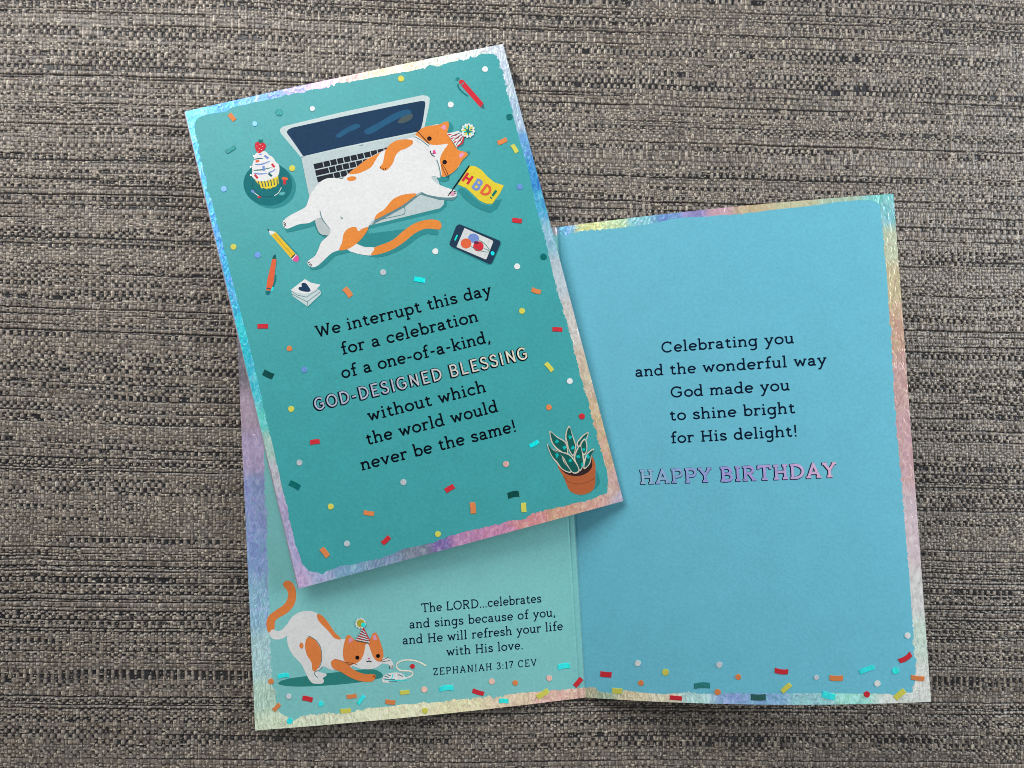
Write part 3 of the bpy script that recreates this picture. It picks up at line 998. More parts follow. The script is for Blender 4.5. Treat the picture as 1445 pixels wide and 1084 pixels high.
confetti(front, closed_card, [
    ('o', 327.5, 165.7, 12, 6.4, .45, .55), ('b', 359.8, 175, 3.7), ('g', 394, 159, 5.2), ('s', 441, 153.7, 3.8), ('g', 325.6, 211.4, 15, 6, .8, -.5), ('y', 412.4, 237.8, 4.4),
    ('y', 566, 111.4, 4.4), ('W', 684.4, 98, 4.2), ('W', 636, 148, 4.3), ('g', 719, 165.3, 4.5), ('o', 708.8, 199.8, 14, 6.6, .7, -.3), ('y', 726.3, 210, 13, 6, .4, .65),
    ('b', 316, 267, 4.2), ('b', 733.3, 264, 4.2), ('r', 729.5, 311.5, 13.5, 6.6, 1, .14), ('W', 614.3, 355, 4.3), ('W', 729.7, 376.3, 4.3), ('c', 592, 395, 16, 6.8, 1, .17),
    ('s', 540.6, 384.5, 4.4), ('o', 491, 412.6, 15, 8, .62, .78), ('y', 329.6, 348.6, 4.2), ('b', 363.6, 360, 4.4), ('r', 371, 460.5, 15, 6.6, 1, -.02), ('o', 408.5, 492, 4),
    ('G', 378.6, 528.6, 15, 8.6, .9, .42), ('b', 429.7, 521.7, 4.3), ('y', 411, 577.3, 4.3), ('r', 444.4, 623.6, 13.5, 6.8, 1, -.14), ('s', 422.6, 653, 4.2), ('g', 416, 684.5, 16, 8, .86, .46),
    ('y', 466.8, 715, 4.3), ('o', 520.5, 724.4, 14.8, 6.4, 1, .16), ('s', 489.6, 767.3, 4.3), ('o', 458.5, 779.6, 15, 7.6, .6, .76), ('r', 544.7, 762.5, 14, 6.6, .72, -.7),
    ('s', 569.3, 680.6, 4.4), ('r', 634.5, 689.4, 14, 7.2, .85, -.5), ('o', 667.5, 717, 16, 7.8, .1, 1), ('G', 724.6, 697.6, 16.5, 8.4, 1, -.2, .07), ('y', 739, 716.3, 13.4, 7.2, .06, 1),
    ('y', 618, 753.7, 4.2), ('p', 714, 655, 4.4), ('c', 753.5, 626.6, 14, 5.6, .85, -.5), ('o', 774.5, 575, 4.2), ('y', 775, 518, 15, 6.2, .65, .76), ('o', 756.5, 411, 13.4, 6.6, .95, .3, -.05),
    ('y', 736.6, 439, 4.3), ('r', 786.5, 465, 14, 6.2, 1, .06), ('r', 821, 587.7, 4.3), ('W', 804, 538, 4.2), ('g', 767, 362.5, 4.6)])
confetti(left, open_card, [
    ('c', 399.8, 953.4, 16, 5.8, 1, -.15, .09), ('o', 382.5, 961.6, 4), ('o', 390.5, 998, 13, 5.6, .7, -.76), ('s', 407.5, 982.7, 4), ('r', 434, 986, 14.5, 6.8, 1, .22),
    ('c', 453, 993.3, 3.7), ('c', 408.9, 1017.6, 4.2), ('y', 487.7, 1003, 15, 6, 1, -.08), ('o', 496.3, 982.7, 14, 5.8, 1, -.12), ('c', 509.4, 987.7, 14.5, 5.2, .6, -.8), ('y', 571, 977, 13.4, 5.8, 1, -.1),
    ('o', 550.8, 990.8, 14, 6.4, 1, .12), ('p', 598.7, 973, 4.4), ('c', 629.7, 971, 20, 7, 1, -.1, .09), ('r', 582, 940.3, 3.4), ('y', 599.5, 1002.8, 4.2), ('p', 694, 961.5, 4.3),
    ('o', 727, 963.6, 3.9), ('r', 674.7, 977, 16.5, 6.2, 1, .3), ('c', 710.8, 989, 13.4, 6.2, 1, .02, .06), ('p', 775, 957, 4.2), ('c', 795.5, 940, 17, 7.2, 1, -.12, .08), ('y', 765.8, 979.3, 18.5, 7.4, .85, -.55),
    ('r', 815.8, 963, 15, 6.6, .65, -.75)])
confetti(right, open_card, [
    ('r', 855, 951.8, 16, 7.6, 1, .1), ('w', 900, 936, 4.3), ('y', 939, 948.6, 4.8), ('o', 904.4, 963.8, 4.1), ('y', 871, 975, 14.5, 7.4, 1, .06), ('r', 953.6, 985, 17.5, 6.2, 1, .1),
    ('g', 990.6, 967, 22, 7.6, 1, -.04, .06), ('s', 1015, 938, 4.4), ('o', 1012.6, 976.7, 4.5), ('o', 1041.6, 955.3, 4.1), ('G', 1069.9, 984.2, 21, 8.4, 1, 0), ('r', 1102.5, 947.6, 19, 7, 1, .12, -.07),
    ('y', 1109.3, 970.8, 16.5, 6.8, .75, -.66), ('s', 1152, 956, 3.6), ('o', 1180, 957, 19, 7.4, 1, .02, -.04), ('c', 1223, 944.7, 22, 6.6, .92, -.33), ('w', 1238, 964.6, 4.5), ('c', 1263.7, 946.6, 5),
    ('r', 1223, 979.8, 4.5), ('y', 1269.5, 979.8, 18, 8, .75, -.66), ('o', 1294.7, 957, 19, 6.4, 1, .12), ('r', 1277.6, 928.8, 20, 7, .82, -.5, -.1), ('w', 1280.5, 896.9, 4.4), ('c', 1169, 982, 19, 8.6, 1, .26)])

# ------------------------------------------------------------------ cover picture
V1, V2, V3, V4, V5, V6 = Z(250, 50, .1845), Z(480, 50, .1845), Z(320, 180, .1476), Z(500, 160, .16605), Z(350, 280, .1476), Z(540, 280, .1476)

# laptop
a = Art(front, 50)
a.poly([(425, 224), (440, 296), (443, 318), (450, 331), (459, 337), (470, 336), (530, 321), (622, 299), (630, 292), (631, 283), (612, 235)], art_shade, 0)
a.poly([(396, 188), (395, 183), (399, 179), (410, 176), (480, 159), (560, 142), (596, 134.5), (603, 135.5), (606.5, 139), (606, 147), (600, 175), (597, 190), (425, 222.5)], lid)
a.poly([(425, 222), (595, 187), (612, 235), (622, 265), (627, 283), (626, 289), (621, 294), (527, 317), (470, 332), (458, 331), (450, 326), (445, 313), (440, 295)], deck)
a.stroke([(425, 222.3), (510, 205), (596, 187.6)], .9, greyline)
a.stroke(V4((420, 772), (432, 830), (422, 855), (400, 865), (180, 912)), .8, greyline, 3)
lap = a.build('laptop_drawing', closed_card)
a = Art(front, 90)
a.poly([(428, 220.7), (416, 203), (405.5, 188.5), (404.8, 186), (407, 183), (412, 180.5), (480, 165.5), (560, 149), (594, 142.8), (599, 143), (600.3, 146), (597, 170), (594.3, 181), (591, 185.6), (480, 208.5)], navy)
a.poly(V2((185, 735), (205, 715), (300, 665), (400, 605), (500, 568), (542, 580), (535, 605), (440, 640), (330, 700), (240, 752), (200, 756)), smear1, 3)
a.poly(V2((-35, 770), (30, 720), (110, 680), (152, 688), (140, 710), (60, 745), (0, 782)), smear1, 3)
a.poly(V2((440, 668), (470, 630), (540, 602), (556, 618), (540, 645), (480, 672)), smear2, 3)
a.build('screen', lap)
a = Art(front, 90)
dxu, dyu = np.array([9.55, -2.15]), np.array([2.2, 9.1])
o0 = np.array([441.6, 231.2])
for r_, first in ((0, 1.45), (1, 2.05), (2, 2.5), (3, 3.0)):
    x = 0
    k = 0
    while x < 10.9:
        w = first if k == 0 else 1.0
        x1 = min(x + w, 11.2)
        e = .06
        pts = [o0 + dxu * (x + e) + dyu * (r_ + .07), o0 + dxu * (x1 - e) + dyu * (r_ + .07), o0 + dxu * (x1 - e) + dyu * (r_ + .9), o0 + dxu * (x + e) + dyu * (r_ + .9)]
        a.poly([p + np.array([random.uniform(-.15, .15), random.uniform(-.15, .15)]) for p in pts], key, dz=1e-7)
        x = x1
        k += 1
a.build('keyboard', lap)

# cupcake on its plate
a = Art(front, 50)
a.ellipse((320 + 430 * .1476, 180 + 568 * .1476), 233 * .1476, 208 * .1476, art_shade, .1)
a.ellipse((320 + 393 * .1476, 180 + 541 * .1476), 234 * .1476, 208 * .1476, dteal, .1)
t = np.linspace(0, 2 * math.pi, 40)
a.stroke([(320 + (385 + 138 * math.cos(x)) * .1476, 180 + (548 + 116 * math.sin(x)) * .1476) for x in t], .9, dteal2)
a.stroke(V3((455, 652), (490, 630), (515, 590), (522, 570)), .8, lid, 3)
a.ellipse(V3((250, 612))[0], 3.0, 1.9, blue, .6)
a.stroke(V3((265, 625), (310, 660)), .9, lid)
a.ellipse(V3((312, 666))[0], 2.6, 1.4, red, -.2)
a.ellipse(V3((555, 490))[0], 4.6, 2.2, coral, .15)
a.stroke(V3((552, 500), (554, 545)), 3.0, red)
a.ellipse(V3((530, 632))[0], 4.4, 2.4, teal, -.2)
plate = a.build('plate_drawing', closed_card)
a = Art(front, 110)
a.poly(V3((272, 505), (380, 500), (492, 458), (497, 540), (478, 555), (462, 570), (440, 572), (425, 585), (395, 583), (385, 592), (355, 580), (330, 583), (318, 566), (300, 540)), yellow)
for k in range(7):
    x0 = 300 + k * 30
    a.stroke(V3((x0, 515 - k * 4), (x0 + 22 - k * 3, 578 - k * 5)), 1.0, dteal2)
a.poly(V3((240, 460), (246, 420), (243, 380), (252, 335), (262, 300), (268, 270), (285, 245), (325, 232), (372, 230), (402, 262), (440, 285), (468, 328), (500, 362), (504, 420), (490, 462), (440, 490), (370, 514), (300, 512), (258, 488)), white, 3)
for pts, m, w in ((((258, 438), (320, 446), (392, 438)), blue, 1.5), (((258, 411), (340, 405), (428, 384)), dteal, 1.3), (((270, 356), (340, 352), (420, 320)), blue, 1.6),
                  (((262, 306), (310, 298), (350, 298)), dteal, 1.2), (((400, 432), (440, 420), (466, 396)), blue, 1.4), (((310, 262), (340, 254)), blue, 1.3)):
    a.stroke(V3(*pts), w, m, 4, taper=True)
for p, q, m in (((268, 452), (298, 488), red), ((400, 440), (432, 468), leafg), ((362, 270), (398, 298), blue), ((432, 350), (458, 382), red), ((352, 370), (355, 415), blue), ((278, 328), (310, 318), coral)):
    a.stroke(V3(p, q), 2.6, m)
for p in ((262, 275), (230, 378), (232, 458)):
    a.ellipse(V3(p)[0], 1.4, 1.4, f_silver)
cup = a.build('cupcake_drawing', closed_card)
a = Art(front, 200)
a.poly(V3((270, 180), (278, 148), (318, 138), (358, 150), (375, 172), (366, 205), (335, 236), (302, 246), (280, 218)), red, 3)
for p in ((290, 180), (320, 165), (345, 185), (312, 205), (335, 212), (300, 228)):
    a.ellipse(V3(p)[0], .5, .6, white)
a.poly(V3((290, 140), (312, 132), (305, 112), (325, 122), (345, 114), (340, 132), (358, 150), (335, 146), (322, 158), (312, 144)), green)
a.build('strawberry', cup)

# tail, body and head of the cat
a = Art(front, 130)
a.poly([(399, 318), (405, 328), (416, 326), (440, 320), (452, 314), (462, 336), (470, 327), (455, 312)], art_shade, 0)
a.poly([(437, 378), (450, 380), (462, 372), (474, 361), (494, 356), (508, 346), (522, 362), (545, 361), (572, 349), (590, 335), (604, 330), (618, 332), (615, 322), (594, 320), (520, 330), (522, 318), (478, 350)], art_shade, 2)
a.poly(V4((700, 552), (760, 580), (800, 570), (805, 540), (900, 430), (975, 350), (985, 330), (950, 330), (870, 420)), art_shade, 2)
a.poly(V4((800, 70), (840, 110), (830, 150), (790, 160)), art_shade, 2)
a.poly(V4((560, 690), (720, 735), (840, 740), (880, 705), (800, 690), (600, 660), (180, 905), (150, 950), (420, 800)), greyline, 0)
# tail
a.poly(V5((950, 490), (1000, 440), (1040, 435), (1110, 465), (1212, 470), (1208, 500), (1188, 546), (1100, 541), (1020, 522)), white, 2)
a.poly([(528.6, 349.4), (540, 345), (554.8, 338.5), (569.5, 326), (584, 316), (599, 311), (611, 310), (619.5, 312), (623, 317.6), (621.5, 323.3), (616, 324), (605, 322.8), (596, 324.3), (584, 330.5),
        (569.5, 342.5), (554.8, 351.8), (540, 357.6), (525, 360.5), (524, 358), (528, 353)], orange, 3)
# body
a.poly([(583, 194), (560, 203), (545, 211), (520, 223.5), (492, 245), (483.5, 252.5), (473.5, 251.5), (461.7, 252), (452, 257), (444, 265.6), (437, 277.4), (433.5, 288), (429, 294), (411.5, 303), (402.7, 309),
        (399, 314), (400.4, 320), (405, 323), (411.5, 321), (423, 316.5), (436, 315), (446, 310), (453.6, 308), (457, 316), (462, 323), (465.5, 328), (462, 334), (453.5, 342), (449, 353), (444.5, 361.5),
        (436, 367.5), (434, 371.5), (437, 376), (443, 377.4), (450, 374), (459, 365.6), (468, 357.5), (478, 353.5), (491.7, 350.5), (503.5, 343), (512, 333), (519.7, 320.5), (529, 309.5), (541.5, 304),
        (566, 291), (580, 281), (593, 271.5), (603, 275), (620, 278.3), (633, 279), (642, 278), (645, 273.5), (642, 268.8), (633, 266), (620, 261), (611, 254.5), (609, 250.5), (613, 248.8), (622, 250), (622, 225), (605, 200)], white, 3)
# patches
a.poly([(545, 211.6), (520, 223.8), (506, 234), (492, 245.3), (503, 245.6), (512, 242.7), (524, 236), (532, 223), (538, 215)], orange, 3)
a.ellipse((496.3, 252.4), 6.8, 3.3, orange, -.1)
a.poly(V4((172, 905), (195, 855), (250, 822), (290, 775), (330, 730), (400, 697), (480, 683), (532, 687), (480, 731), (400, 790), (250, 870)), orange, 2)
a.poly(V5((872, 496), (900, 425), (912, 350), (945, 300), (1000, 274), (1040, 282), (1048, 308), (1065, 312), (1090, 292), (1152, 277), (1120, 342), (1050, 422), (962, 482)), orange, 3)
# folded foreleg
a.poly(V4((497, 235), (490, 268), (440, 300), (392, 318), (352, 358), (328, 425), (285, 478), (255, 488), (226, 476), (217, 456), (240, 430), (252, 380), (264, 322), (298, 272), (350, 236), (410, 224), (465, 224)), orange, 3)
for x, y in ((225, 470), (245, 480), (265, 478)):
    a.stroke(V4((x - 2, y - 14), (x + 4, y + 6)), .8, dark)
# feet
for p, q in (((338, 240), (352, 228)), ((345, 255), (362, 240)), ((350, 272), (362, 252)), ((575, 620), (592, 608)), ((585, 640), (602, 625)), ((598, 652), (612, 632))):
    a.stroke(V5(p, q), .8, dark)
a.stroke(V5((688, 118), (700, 170), (722, 215), (760, 265), (790, 302)), 1.0, greyline, 3, taper=True)
a.poly(V5((645, 200), (700, 196), (735, 250), (785, 305), (775, 350), (745, 355), (690, 340), (655, 270)), grey, 2)
a.stroke(V5((888, 175), (895, 195)), .7, greyline)
a.stroke(V5((900, 185), (905, 200)), .7, greyline)
# head
a.poly(V4((515, 188), (560, 140), (605, 116), (655, 106), (720, 97), (740, 160), (800, 240), (870, 310), (900, 430), (865, 475), (830, 510), (790, 530), (745, 542), (720, 470), (690, 400), (640, 330), (560, 250), (505, 215)), white, 2)
a.poly(V4((518, 182), (560, 140), (605, 116), (655, 107), (718, 98), (765, 76), (793, 73), (804, 84), (801, 130), (790, 170), (830, 240), (868, 300), (890, 318), (938, 328), (962, 345), (958, 364), (922, 395),
          (900, 432), (868, 476), (830, 510), (790, 531), (745, 542), (742, 500), (733, 440), (728, 390), (742, 348), (770, 302), (798, 262), (755, 266), (700, 272), (650, 268), (608, 248), (568, 218), (532, 194)), orange, 2)
a.poly(V4((734, 122), (768, 97), (779, 112), (775, 142), (755, 138)), pink)
a.poly(V4((888, 350), (916, 334), (938, 347), (926, 362), (898, 386)), pink)
for c in ((638, 217), (768, 417)):
    a.ellipse(V4(c)[0], 3.2, 3.2, dark)
    a.ellipse(V4((c[0] + 2, c[1] + 4))[0], 1.0, 1.0, soil)
a.poly(V4((668, 322), (685, 312), (690, 330), (698, 340), (682, 350), (668, 342)), hotpink, 2)
a.stroke(V4((646, 320), (652, 342), (664, 358), (682, 370)), 1.0, dark, 3)
a.stroke(V4((664, 342), (678, 346)), .6, dark)
for p in (((510, 200), (570, 232), (635, 284)), ((700, 396), (722, 460), (736, 540))):
    a.stroke(V4(*p), .9, greyline, 3)
for p in (((545, 160), (590, 215), (640, 268)), ((520, 140), (580, 200), (632, 255)), ((738, 440), (765, 500), (790, 550)), ((745, 430), (785, 495), (805, 560))):
    a.stroke(V4(*p), .45, soil, 3)
# paw with the flag
a.poly(V4((818, 690), (832, 668), (850, 680), (848, 698), (828, 700)), pink, 2)
for p in (((798, 702), (812, 680), (828, 662)), ((812, 684), (822, 668)), ((832, 664), (836, 644)), ((846, 680), (868, 680)), ((842, 668), (862, 664))):
    a.stroke(V4(*p), .8, dark)
cat = a.build('cat_drawing', closed_card, 'white cat with orange patches lying on its back')
# party hat
a = Art(front, 420)
hat = V4((782, 172), (880, 298), (935, 195), (885, 155))
a.poly(V4((784, 172), (832, 168), (882, 152), (938, 192), (905, 250), (872, 298), (830, 236)), white)
A_, B_ = np.array((784, 172.)), np.array((874, 298.))
for k, (m, w) in enumerate(((red, 1.7), (f_silver, 1.0), (dteal2, .6), (red, 1.7), (f_silver, 1.0), (dteal2, .6), (red, 1.8), (f_silver, .9), (dteal2, .6), (red, 1.6))):
    f = .10 + k * .093
    p = A_ + (B_ - A_) * f
    q = np.array((886, 158)) + (np.array((936, 198)) - np.array((886, 158))) * f
    p2 = np.array((836, 170)) * (1 - f) + np.array((905, 250)) * f
    a.stroke(V4(tuple(p + (q - p) * .04), tuple(p2 + np.array((18, 12))), tuple(q + np.array((-4, 6)))) if k % 3 == 0 else V4(tuple(p + (q - p) * .05), tuple(q)), w, m)
cx, cy = V4((966, 151))[0]
tt = np.linspace(0, 2 * math.pi, 48, endpoint=False)
a.poly([(cx + (9.3 + .9 * math.sin(12 * x)) * math.cos(x), cy + (9.8 + .9 * math.sin(12 * x)) * math.sin(x)) for x in tt], white)
for k in range(22):
    x = k / 22 * 2 * math.pi
    a.stroke([(cx + 3 * math.cos(x), cy + 3 * math.sin(x)), (cx + (6.4 + (k % 3)) * math.cos(x), cy + (6.4 + (k % 3)) * math.sin(x))], .9, (lemon, f_teal, f_cyan, yellow)[k % 4])
a.poly([(cx + (2.4 + 1.9 * (i % 2)) * math.cos(i * .55), cy + .8 + (2.4 + 1.9 * (i % 2)) * math.sin(i * .55)) for i in range(11)], green)
a.build('party_hat', cat)

# flag
a = Art(front, 130)
a.poly(V4((880, 660), (905, 630), (960, 660), (1020, 720), (1080, 770), (1165, 790), (1200, 740), (1256, 730), (1212, 810), (1152, 846), (1080, 822), (1000, 780), (930, 720)), art_shade, 1)
a.poly(V4((985, 446), (1030, 452), (1080, 482), (1130, 538), (1190, 588), (1271, 614), (1232, 690), (1172, 770), (1118, 768), (1060, 740), (1010, 690), (950, 636), (880, 606), (930, 530)), yellow)
a.stroke(V4((838, 645), (978, 446)), 1.5, dark)
flag = a.build('flag_drawing', closed_card)
for ch, c, m, sc_ in (('H', (962, 555), red, 1.0), ('B', (1045, 607), blue, 1.0), ('D', (1120, 655), coral, .98), ('!', (1182, 690), green, .85)):
    a = Art(front, 180)
    st, w_ = text_strokes(ch, sans=True)
    ex, ey = np.array((.83, .55)), np.array((.60, -.85))
    for kind, p in st:
        mid = np.array([(w_ - .4) / 2, 3.95])
        q = [np.array(c) + ((x - mid[0]) * ex * 12 + (y - mid[1]) * ey * 11.6) * sc_ for x, y in p]
        a.stroke(V4(*q), 3.0, m, dz=1e-6)
    a.build('lettering', flag)

# pencil
a = Art(front, 50)
a.poly(V5((275, 318), (475, 530), (495, 575), (490, 605), (455, 560)), art_shade)
a.poly(V5((215, 345), (262, 320), (452, 528), (410, 572)), pencil_y)
a.stroke(V5((238, 335), (430, 552)), .7, ink('ochre_paint', (205, 160, 44)))
a.poly(V5((195, 305), (262, 322), (248, 335), (240, 345), (228, 342), (214, 352)), white)
a.poly(V5((180, 289), (210, 304), (198, 316)), key)
a.poly(V5((410, 572), (452, 529), (470, 545), (425, 588)), white)
a.stroke(V5((414, 573), (452, 535)), 1.3, dark)
a.poly(V5((425, 586), (466, 544), (480, 556), (488, 575), (482, 600), (458, 606), (440, 600)), hotpink, 2)
a.build('pencil_drawing', closed_card)
# coral pen
a = Art(front, 50)
a.poly(V5((275, 580), (282, 590), (262, 720), (250, 860), (238, 860)), art_shade)
a.poly(V5((232, 580), (272, 580), (238, 858), (218, 884), (172, 878), (185, 780)), coral)
a.poly(V5((232, 578), (240, 552), (262, 530), (272, 580)), leafg)
a.stroke(V5((175, 858), (222, 868)), 1.2, dteal2)
a.poly(V5((170, 885), (216, 888), (206, 918), (188, 926), (170, 918)), f_teal, 2)
a.stroke(V5((262, 730), (262, 780), (240, 845), (225, 890)), 2.0, f_teal, 3)
a.stroke(V5((240, 848), (224, 888)), 2.0, f_cyan)
a.build('pen_drawing', closed_card, 'coral orange ballpoint pen')
# red pen
a = Art(front, 50)
a.poly(V2((905, 352), (922, 338), (942, 342), (1096, 520), (1072, 552), (910, 368)), red)
a.poly(V2((1072, 552), (1096, 520), (1106, 566)), ink('slate_paint', (66, 110, 118)))
a.poly(V2((880, 346), (884, 328), (902, 318), (918, 334), (900, 352)), f_teal)
a.stroke(V2((900, 372), (905, 400), (940, 440), (978, 466)), 1.6, dteal, 3)
a.stroke(V2((918, 384), (946, 364)), 1.6, greyline)
a.build('pen_drawing', closed_card, 'red ballpoint pen')
# note pad
a = Art(front, 50)
a.poly(V5((420, 930), (575, 1045), (705, 925), (700, 880), (560, 900)), art_shade)
a.poly(V5((410, 875), (428, 935), (570, 1035), (698, 915), (697, 892), (675, 868), (560, 820)), lid)
a.poly(V5((545, 772), (600, 806), (694, 826), (655, 868), (600, 902), (540, 912), (470, 900), (410, 875)), white, 0)
for p in (((412, 885), (470, 925), (560, 945), (610, 910), (675, 870)), ((420, 915), (565, 990), (692, 895)), ((570, 988), (572, 1032))):
    a.stroke(V5(*p), .6, greyline)
a.poly(V5((600, 888), (545, 893), (497, 880), (482, 862), (492, 848), (515, 846), (510, 822), (525, 808), (552, 812), (575, 838)), navy, 2)
a.build('notepad_drawing', closed_card)
# phone
a = Art(front, 50)
a.poly(V6((735, 245), (1120, 402), (1140, 425), (1132, 450), (1050, 632), (1010, 640), (655, 475)), art_shade, 0)
a.poly(V6((718, 252), (740, 250), (1105, 400), (1124, 415), (1124, 440), (1050, 610), (1035, 630), (1010, 626), (655, 462), (638, 445), (642, 420), (700, 272)), navy2)
a.stroke(V6((690, 402), (714, 350)), 1.7, f_cyan)
a.ellipse(V6((1051, 526))[0], 2.6, 3.0, f_cyan, -.3)
phone = a.build('phone_drawing', closed_card)
a = Art(front, 80)
a.poly(V6((782, 284), (1048, 402), (1057, 415), (994, 578), (982, 584), (705, 466)), ink('screen_white_paint', (222, 226, 226)))
a.ellipse(V6((870, 382))[0], 7.8, 6.6, blue, .3)
a.ellipse(V6((797, 432))[0], 7.6, 7.2, coral)
a.ellipse(V6((915, 460))[0], 7.4, 7.2, red)
a.ellipse(V6((896, 425))[0], 3.6, 2.2, ink('plum_paint', (110, 40, 60)), .1)
for p in (((846, 460), (900, 492), (960, 508), (1010, 516)), ((965, 480), (1000, 492), (1020, 512)), ((925, 402), (980, 440), (1022, 495))):
    a.stroke(V6(*p), .6, green, 3)
a.build('screen', phone)
# succulent in its pot
VP = Z(720, 560, .1476)
a = Art(front, 50)
a.poly(VP((812, 700), (855, 790), (852, 838), (800, 892), (720, 938), (640, 940), (700, 900)), art_shade, 2)
a.poly(VP((455, 655), (470, 700), (510, 765), (535, 830), (560, 885), (595, 918), (640, 934), (695, 936), (755, 918), (795, 885), (812, 830), (814, 740), (815, 650), (800, 600), (775, 568), (700, 600), (500, 640)), terracotta, 2)
a.stroke(VP((508, 762), (560, 815), (640, 833), (720, 822), (790, 790), (812, 768)), .9, terra2, 3)
a.poly(VP((478, 680), (530, 735), (600, 757), (670, 755), (740, 725), (778, 680), (784, 640), (772, 590), (700, 610), (520, 650)), soil, 2)
pot = a.build('potted_plant_drawing', closed_card)
leaves = [((378, 325), (440, 375), (530, 430), (552, 500), (545, 560), (490, 530), (440, 500), (395, 440), (380, 380)),
          ((748, 338), (735, 400), (715, 440), (650, 480), (632, 450), (660, 400), (700, 362)),
          ((567, 278), (588, 340), (620, 430), (628, 480), (602, 570), (560, 510), (535, 440), (524, 380), (540, 310)),
          ((712, 400), (735, 450), (732, 525), (702, 560), (668, 505), (672, 440)),
          ((350, 448), (400, 498), (490, 545), (520, 630), (580, 705), (572, 728), (500, 700), (440, 632), (385, 555)),
          ((402, 500), (470, 520), (560, 545), (612, 600), (657, 680), (655, 722), (600, 732), (545, 660), (500, 575), (450, 530)),
          ((666, 458), (688, 520), (703, 580), (702, 645), (668, 712), (638, 660), (606, 600), (620, 530)),
          ((802, 495), (778, 560), (768, 625), (740, 668), (700, 690), (706, 600), (740, 530))]
spots = [((445, 428), (515, 485)), ((712, 412),), ((572, 385), (598, 488)), ((703, 505),), ((450, 560),), ((575, 605),), ((652, 572), (690, 650)), ((742, 568),)]
for k, lf in enumerate(leaves):
    a = Art(front, 110 + k * 26)
    P = np.array(VP(*lf))
    a.poly(P, f_cream, 3)
    c = P.mean(0)
    d_ = P - c
    a.poly(c + d_ * np.maximum(.55, 1 - 2.1 / np.maximum(np.hypot(d_[:, 0], d_[:, 1]), 2.5))[:, None] + np.array([.15, 0]), leafg, 3)
    for s in spots[k]:
        x, y = VP(s)[0]
        a.poly([(x + random.uniform(1.2, 3.8) * math.cos(t_), y + random.uniform(1.2, 3.8) * math.sin(t_)) for t_ in np.linspace(0, 2 * math.pi, 9, endpoint=False)], f_spot)
    a.build('leaf', pot)

# ------------------------------------------------------------------ cat with the toy mouse, inside the open card
VC, VM = Z(340, 800, .2214), Z(460, 850, .1476)
a = Art(left, 50)
a.poly(VC((235, 740), (300, 712), (450, 692), (600, 672), (800, 652), (870, 660), (905, 690), (880, 712), (760, 735), (600, 752), (400, 763), (280, 758)), art_shade2, 2)
a.poly(VC((178, 415), (200, 396), (230, 408), (262, 402), (300, 360), (305, 420), (272, 455), (220, 463), (190, 448)), white, 2)
a.poly(VC((269, 106), (290, 88), (320, 95), (345, 130), (352, 190), (335, 250), (290, 297), (240, 325), (216, 352), (214, 396), (196, 400), (180, 420), (166, 395), (163, 350), (180, 310), (225, 275), (278, 237), (300, 190), (295, 150), (276, 130)), orange2, 3)
a.poly(VC((295, 370), (330, 315), (380, 287), (430, 280), (490, 297), (540, 350), (600, 430), (640, 460), (680, 468), (710, 600), (700, 645), (640, 650), (580, 657), (525, 634), (505, 655), (495, 668), (540, 680), (544, 694), (522, 708),
          (530, 725), (520, 742), (490, 745), (455, 740), (430, 710), (405, 660), (385, 620), (330, 560), (300, 500), (293, 430)), white, 3)
a.stroke(VC((520, 636), (500, 658), (475, 668), (470, 685), (490, 705)), .8, greyline, 3)
a.poly(VC((487, 300), (520, 312), (560, 360), (600, 420), (640, 457), (618, 463), (590, 450), (560, 412), (520, 372), (490, 335)), orange2, 2)
a.poly(VC((428, 448), (450, 450), (482, 475), (510, 530), (513, 590), (495, 640), (472, 666), (455, 655), (450, 610), (420, 560), (409, 510), (414, 468)), orange2, 3)
a.stroke(VC((424, 440), (450, 448), (490, 480), (512, 530), (514, 600), (496, 646)), .7, greyline, 3)
a.ellipse(VC((386, 502))[0], 2.9, 4.3, orange2)
a.poly(VC((870, 612), (890, 590), (920, 577), (955, 590), (972, 622), (970, 648), (956, 646), (940, 622), (900, 616), (880, 628)), white, 2)
for x in (945, 956, 967):
    a.stroke(VC((x, 628), (x + 2, 650)), .6, dark)
a.poly(VC((650, 560), (655, 500), (668, 455), (678, 434), (700, 440), (722, 462), (750, 467), (800, 468), (826, 456), (838, 428), (850, 418), (868, 426), (886, 470), (905, 530), (908, 572), (905, 605), (880, 632), (830, 652), (760, 648), (700, 625), (665, 605)), white, 2)
a.poly(VC((650, 560), (655, 500), (668, 455), (678, 434), (700, 440), (722, 462), (750, 467), (800, 468), (826, 456), (838, 428), (850, 418), (868, 426), (886, 470), (905, 530), (908, 570), (893, 602), (866, 600), (842, 572), (826, 530),
          (815, 498), (804, 488), (793, 500), (785, 548), (765, 592), (728, 618), (690, 622), (662, 602)), orange2, 2)
a.poly(VC((690, 455), (702, 450), (716, 468), (685, 486)), pink)
a.poly(VC((842, 440), (856, 430), (870, 462), (846, 468)), pink)
for c in ((742, 578), (874, 567)):
    a.ellipse(VC(c)[0], 2.9, 2.9, dark)
a.poly(VC((806, 580), (826, 578), (816, 592)), hotpink)
a.stroke(VC((800, 598), (808, 605), (817, 598), (826, 605), (832, 598)), 1.0, dark, 2)
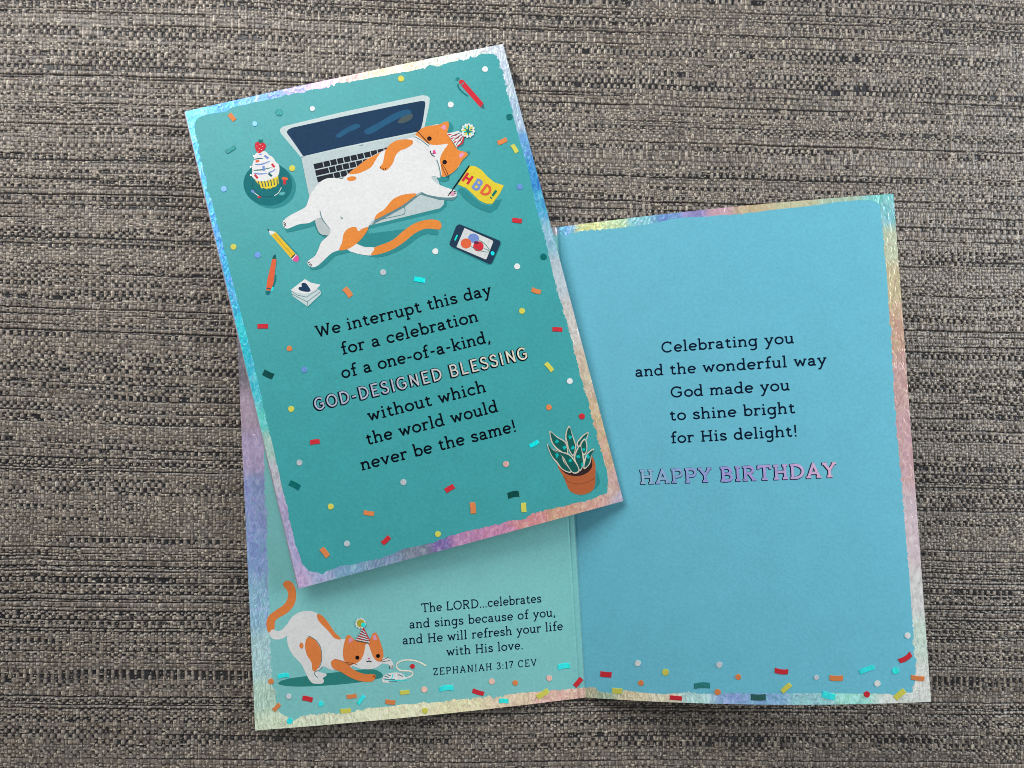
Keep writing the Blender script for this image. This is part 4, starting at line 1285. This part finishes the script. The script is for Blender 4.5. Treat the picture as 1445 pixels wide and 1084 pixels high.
for p in (((655, 608), (700, 612), (740, 622)), ((660, 620), (710, 624)), ((890, 600), (940, 575)), ((890, 606), (950, 596))):
    a.stroke(VC(*p), .4, soil)
a.poly(VC((575, 615), (582, 596), (605, 587), (640, 600), (680, 620), (720, 655), (780, 680), (848, 684), (859, 702), (835, 730), (770, 729), (700, 706), (640, 670), (590, 648)), orange2, 3)
a.stroke(VC((600, 588), (660, 605), (700, 630)), .6, terracotta, 3)
for x in (840, 850):
    a.stroke(VC((x, 692), (x + 8, 704)), .6, dark)
cat2 = a.build('cat_drawing', open_card, 'crouching white and orange cat reaching for a toy mouse')
a = Art(left, 320)
a.poly(VC((735, 462), (782, 385), (824, 468), (780, 476)), red)
for k in range(5):
    y = 405 + k * 15
    x0, x1 = 782 - (y - 385) * .6, 782 + (y - 385) * .5
    a.stroke(VC((x0, y - 4), (x1, y + 14)), 1.1, f_silver)
    a.stroke(VC((x0, y + 1), (x1, y + 19)), .6, dteal2)
cx, cy = VC((764, 358))[0]
a.poly([(cx + (7.4 + .8 * math.sin(11 * x)) * math.cos(x), cy + (7.4 + .8 * math.sin(11 * x)) * math.sin(x)) for x in tt], f_silver)
a.ellipse((cx, cy), 5.6, 5.6, ink('olive_paint', (186, 178, 62)))
a.ellipse(VC((781, 368))[0], 3.2, 3.2, f_cyan)
a.build('party_hat', cat2)
a = Art(left, 120)
a.stroke(VM((760, 726), (800, 712), (828, 690), (825, 668), (790, 655), (712, 650), (678, 620), (682, 582), (730, 557), (800, 550), (880, 566), (960, 606)), 1.5, f_cream, 4)
a.poly(VM((536, 755), (540, 725), (560, 695), (610, 675), (680, 670), (730, 682), (755, 712), (770, 730), (700, 745), (640, 762), (560, 768)), f_silver, 3)
for p, m in ((((560, 740), (640, 745), (770, 742)), f_cyan), (((640, 685), (635, 715), (620, 738)), f_cyan), (((560, 705), (600, 718)), greyline), (((585, 690), (620, 702)), greyline), (((550, 730), (600, 738), (660, 735)), greyline), (((690, 690), (735, 708)), greyline), (((600, 755), (680, 752)), greyline)):
    a.stroke(VM(*p), 1.0, m)
a.build('toy_mouse_drawing', open_card)
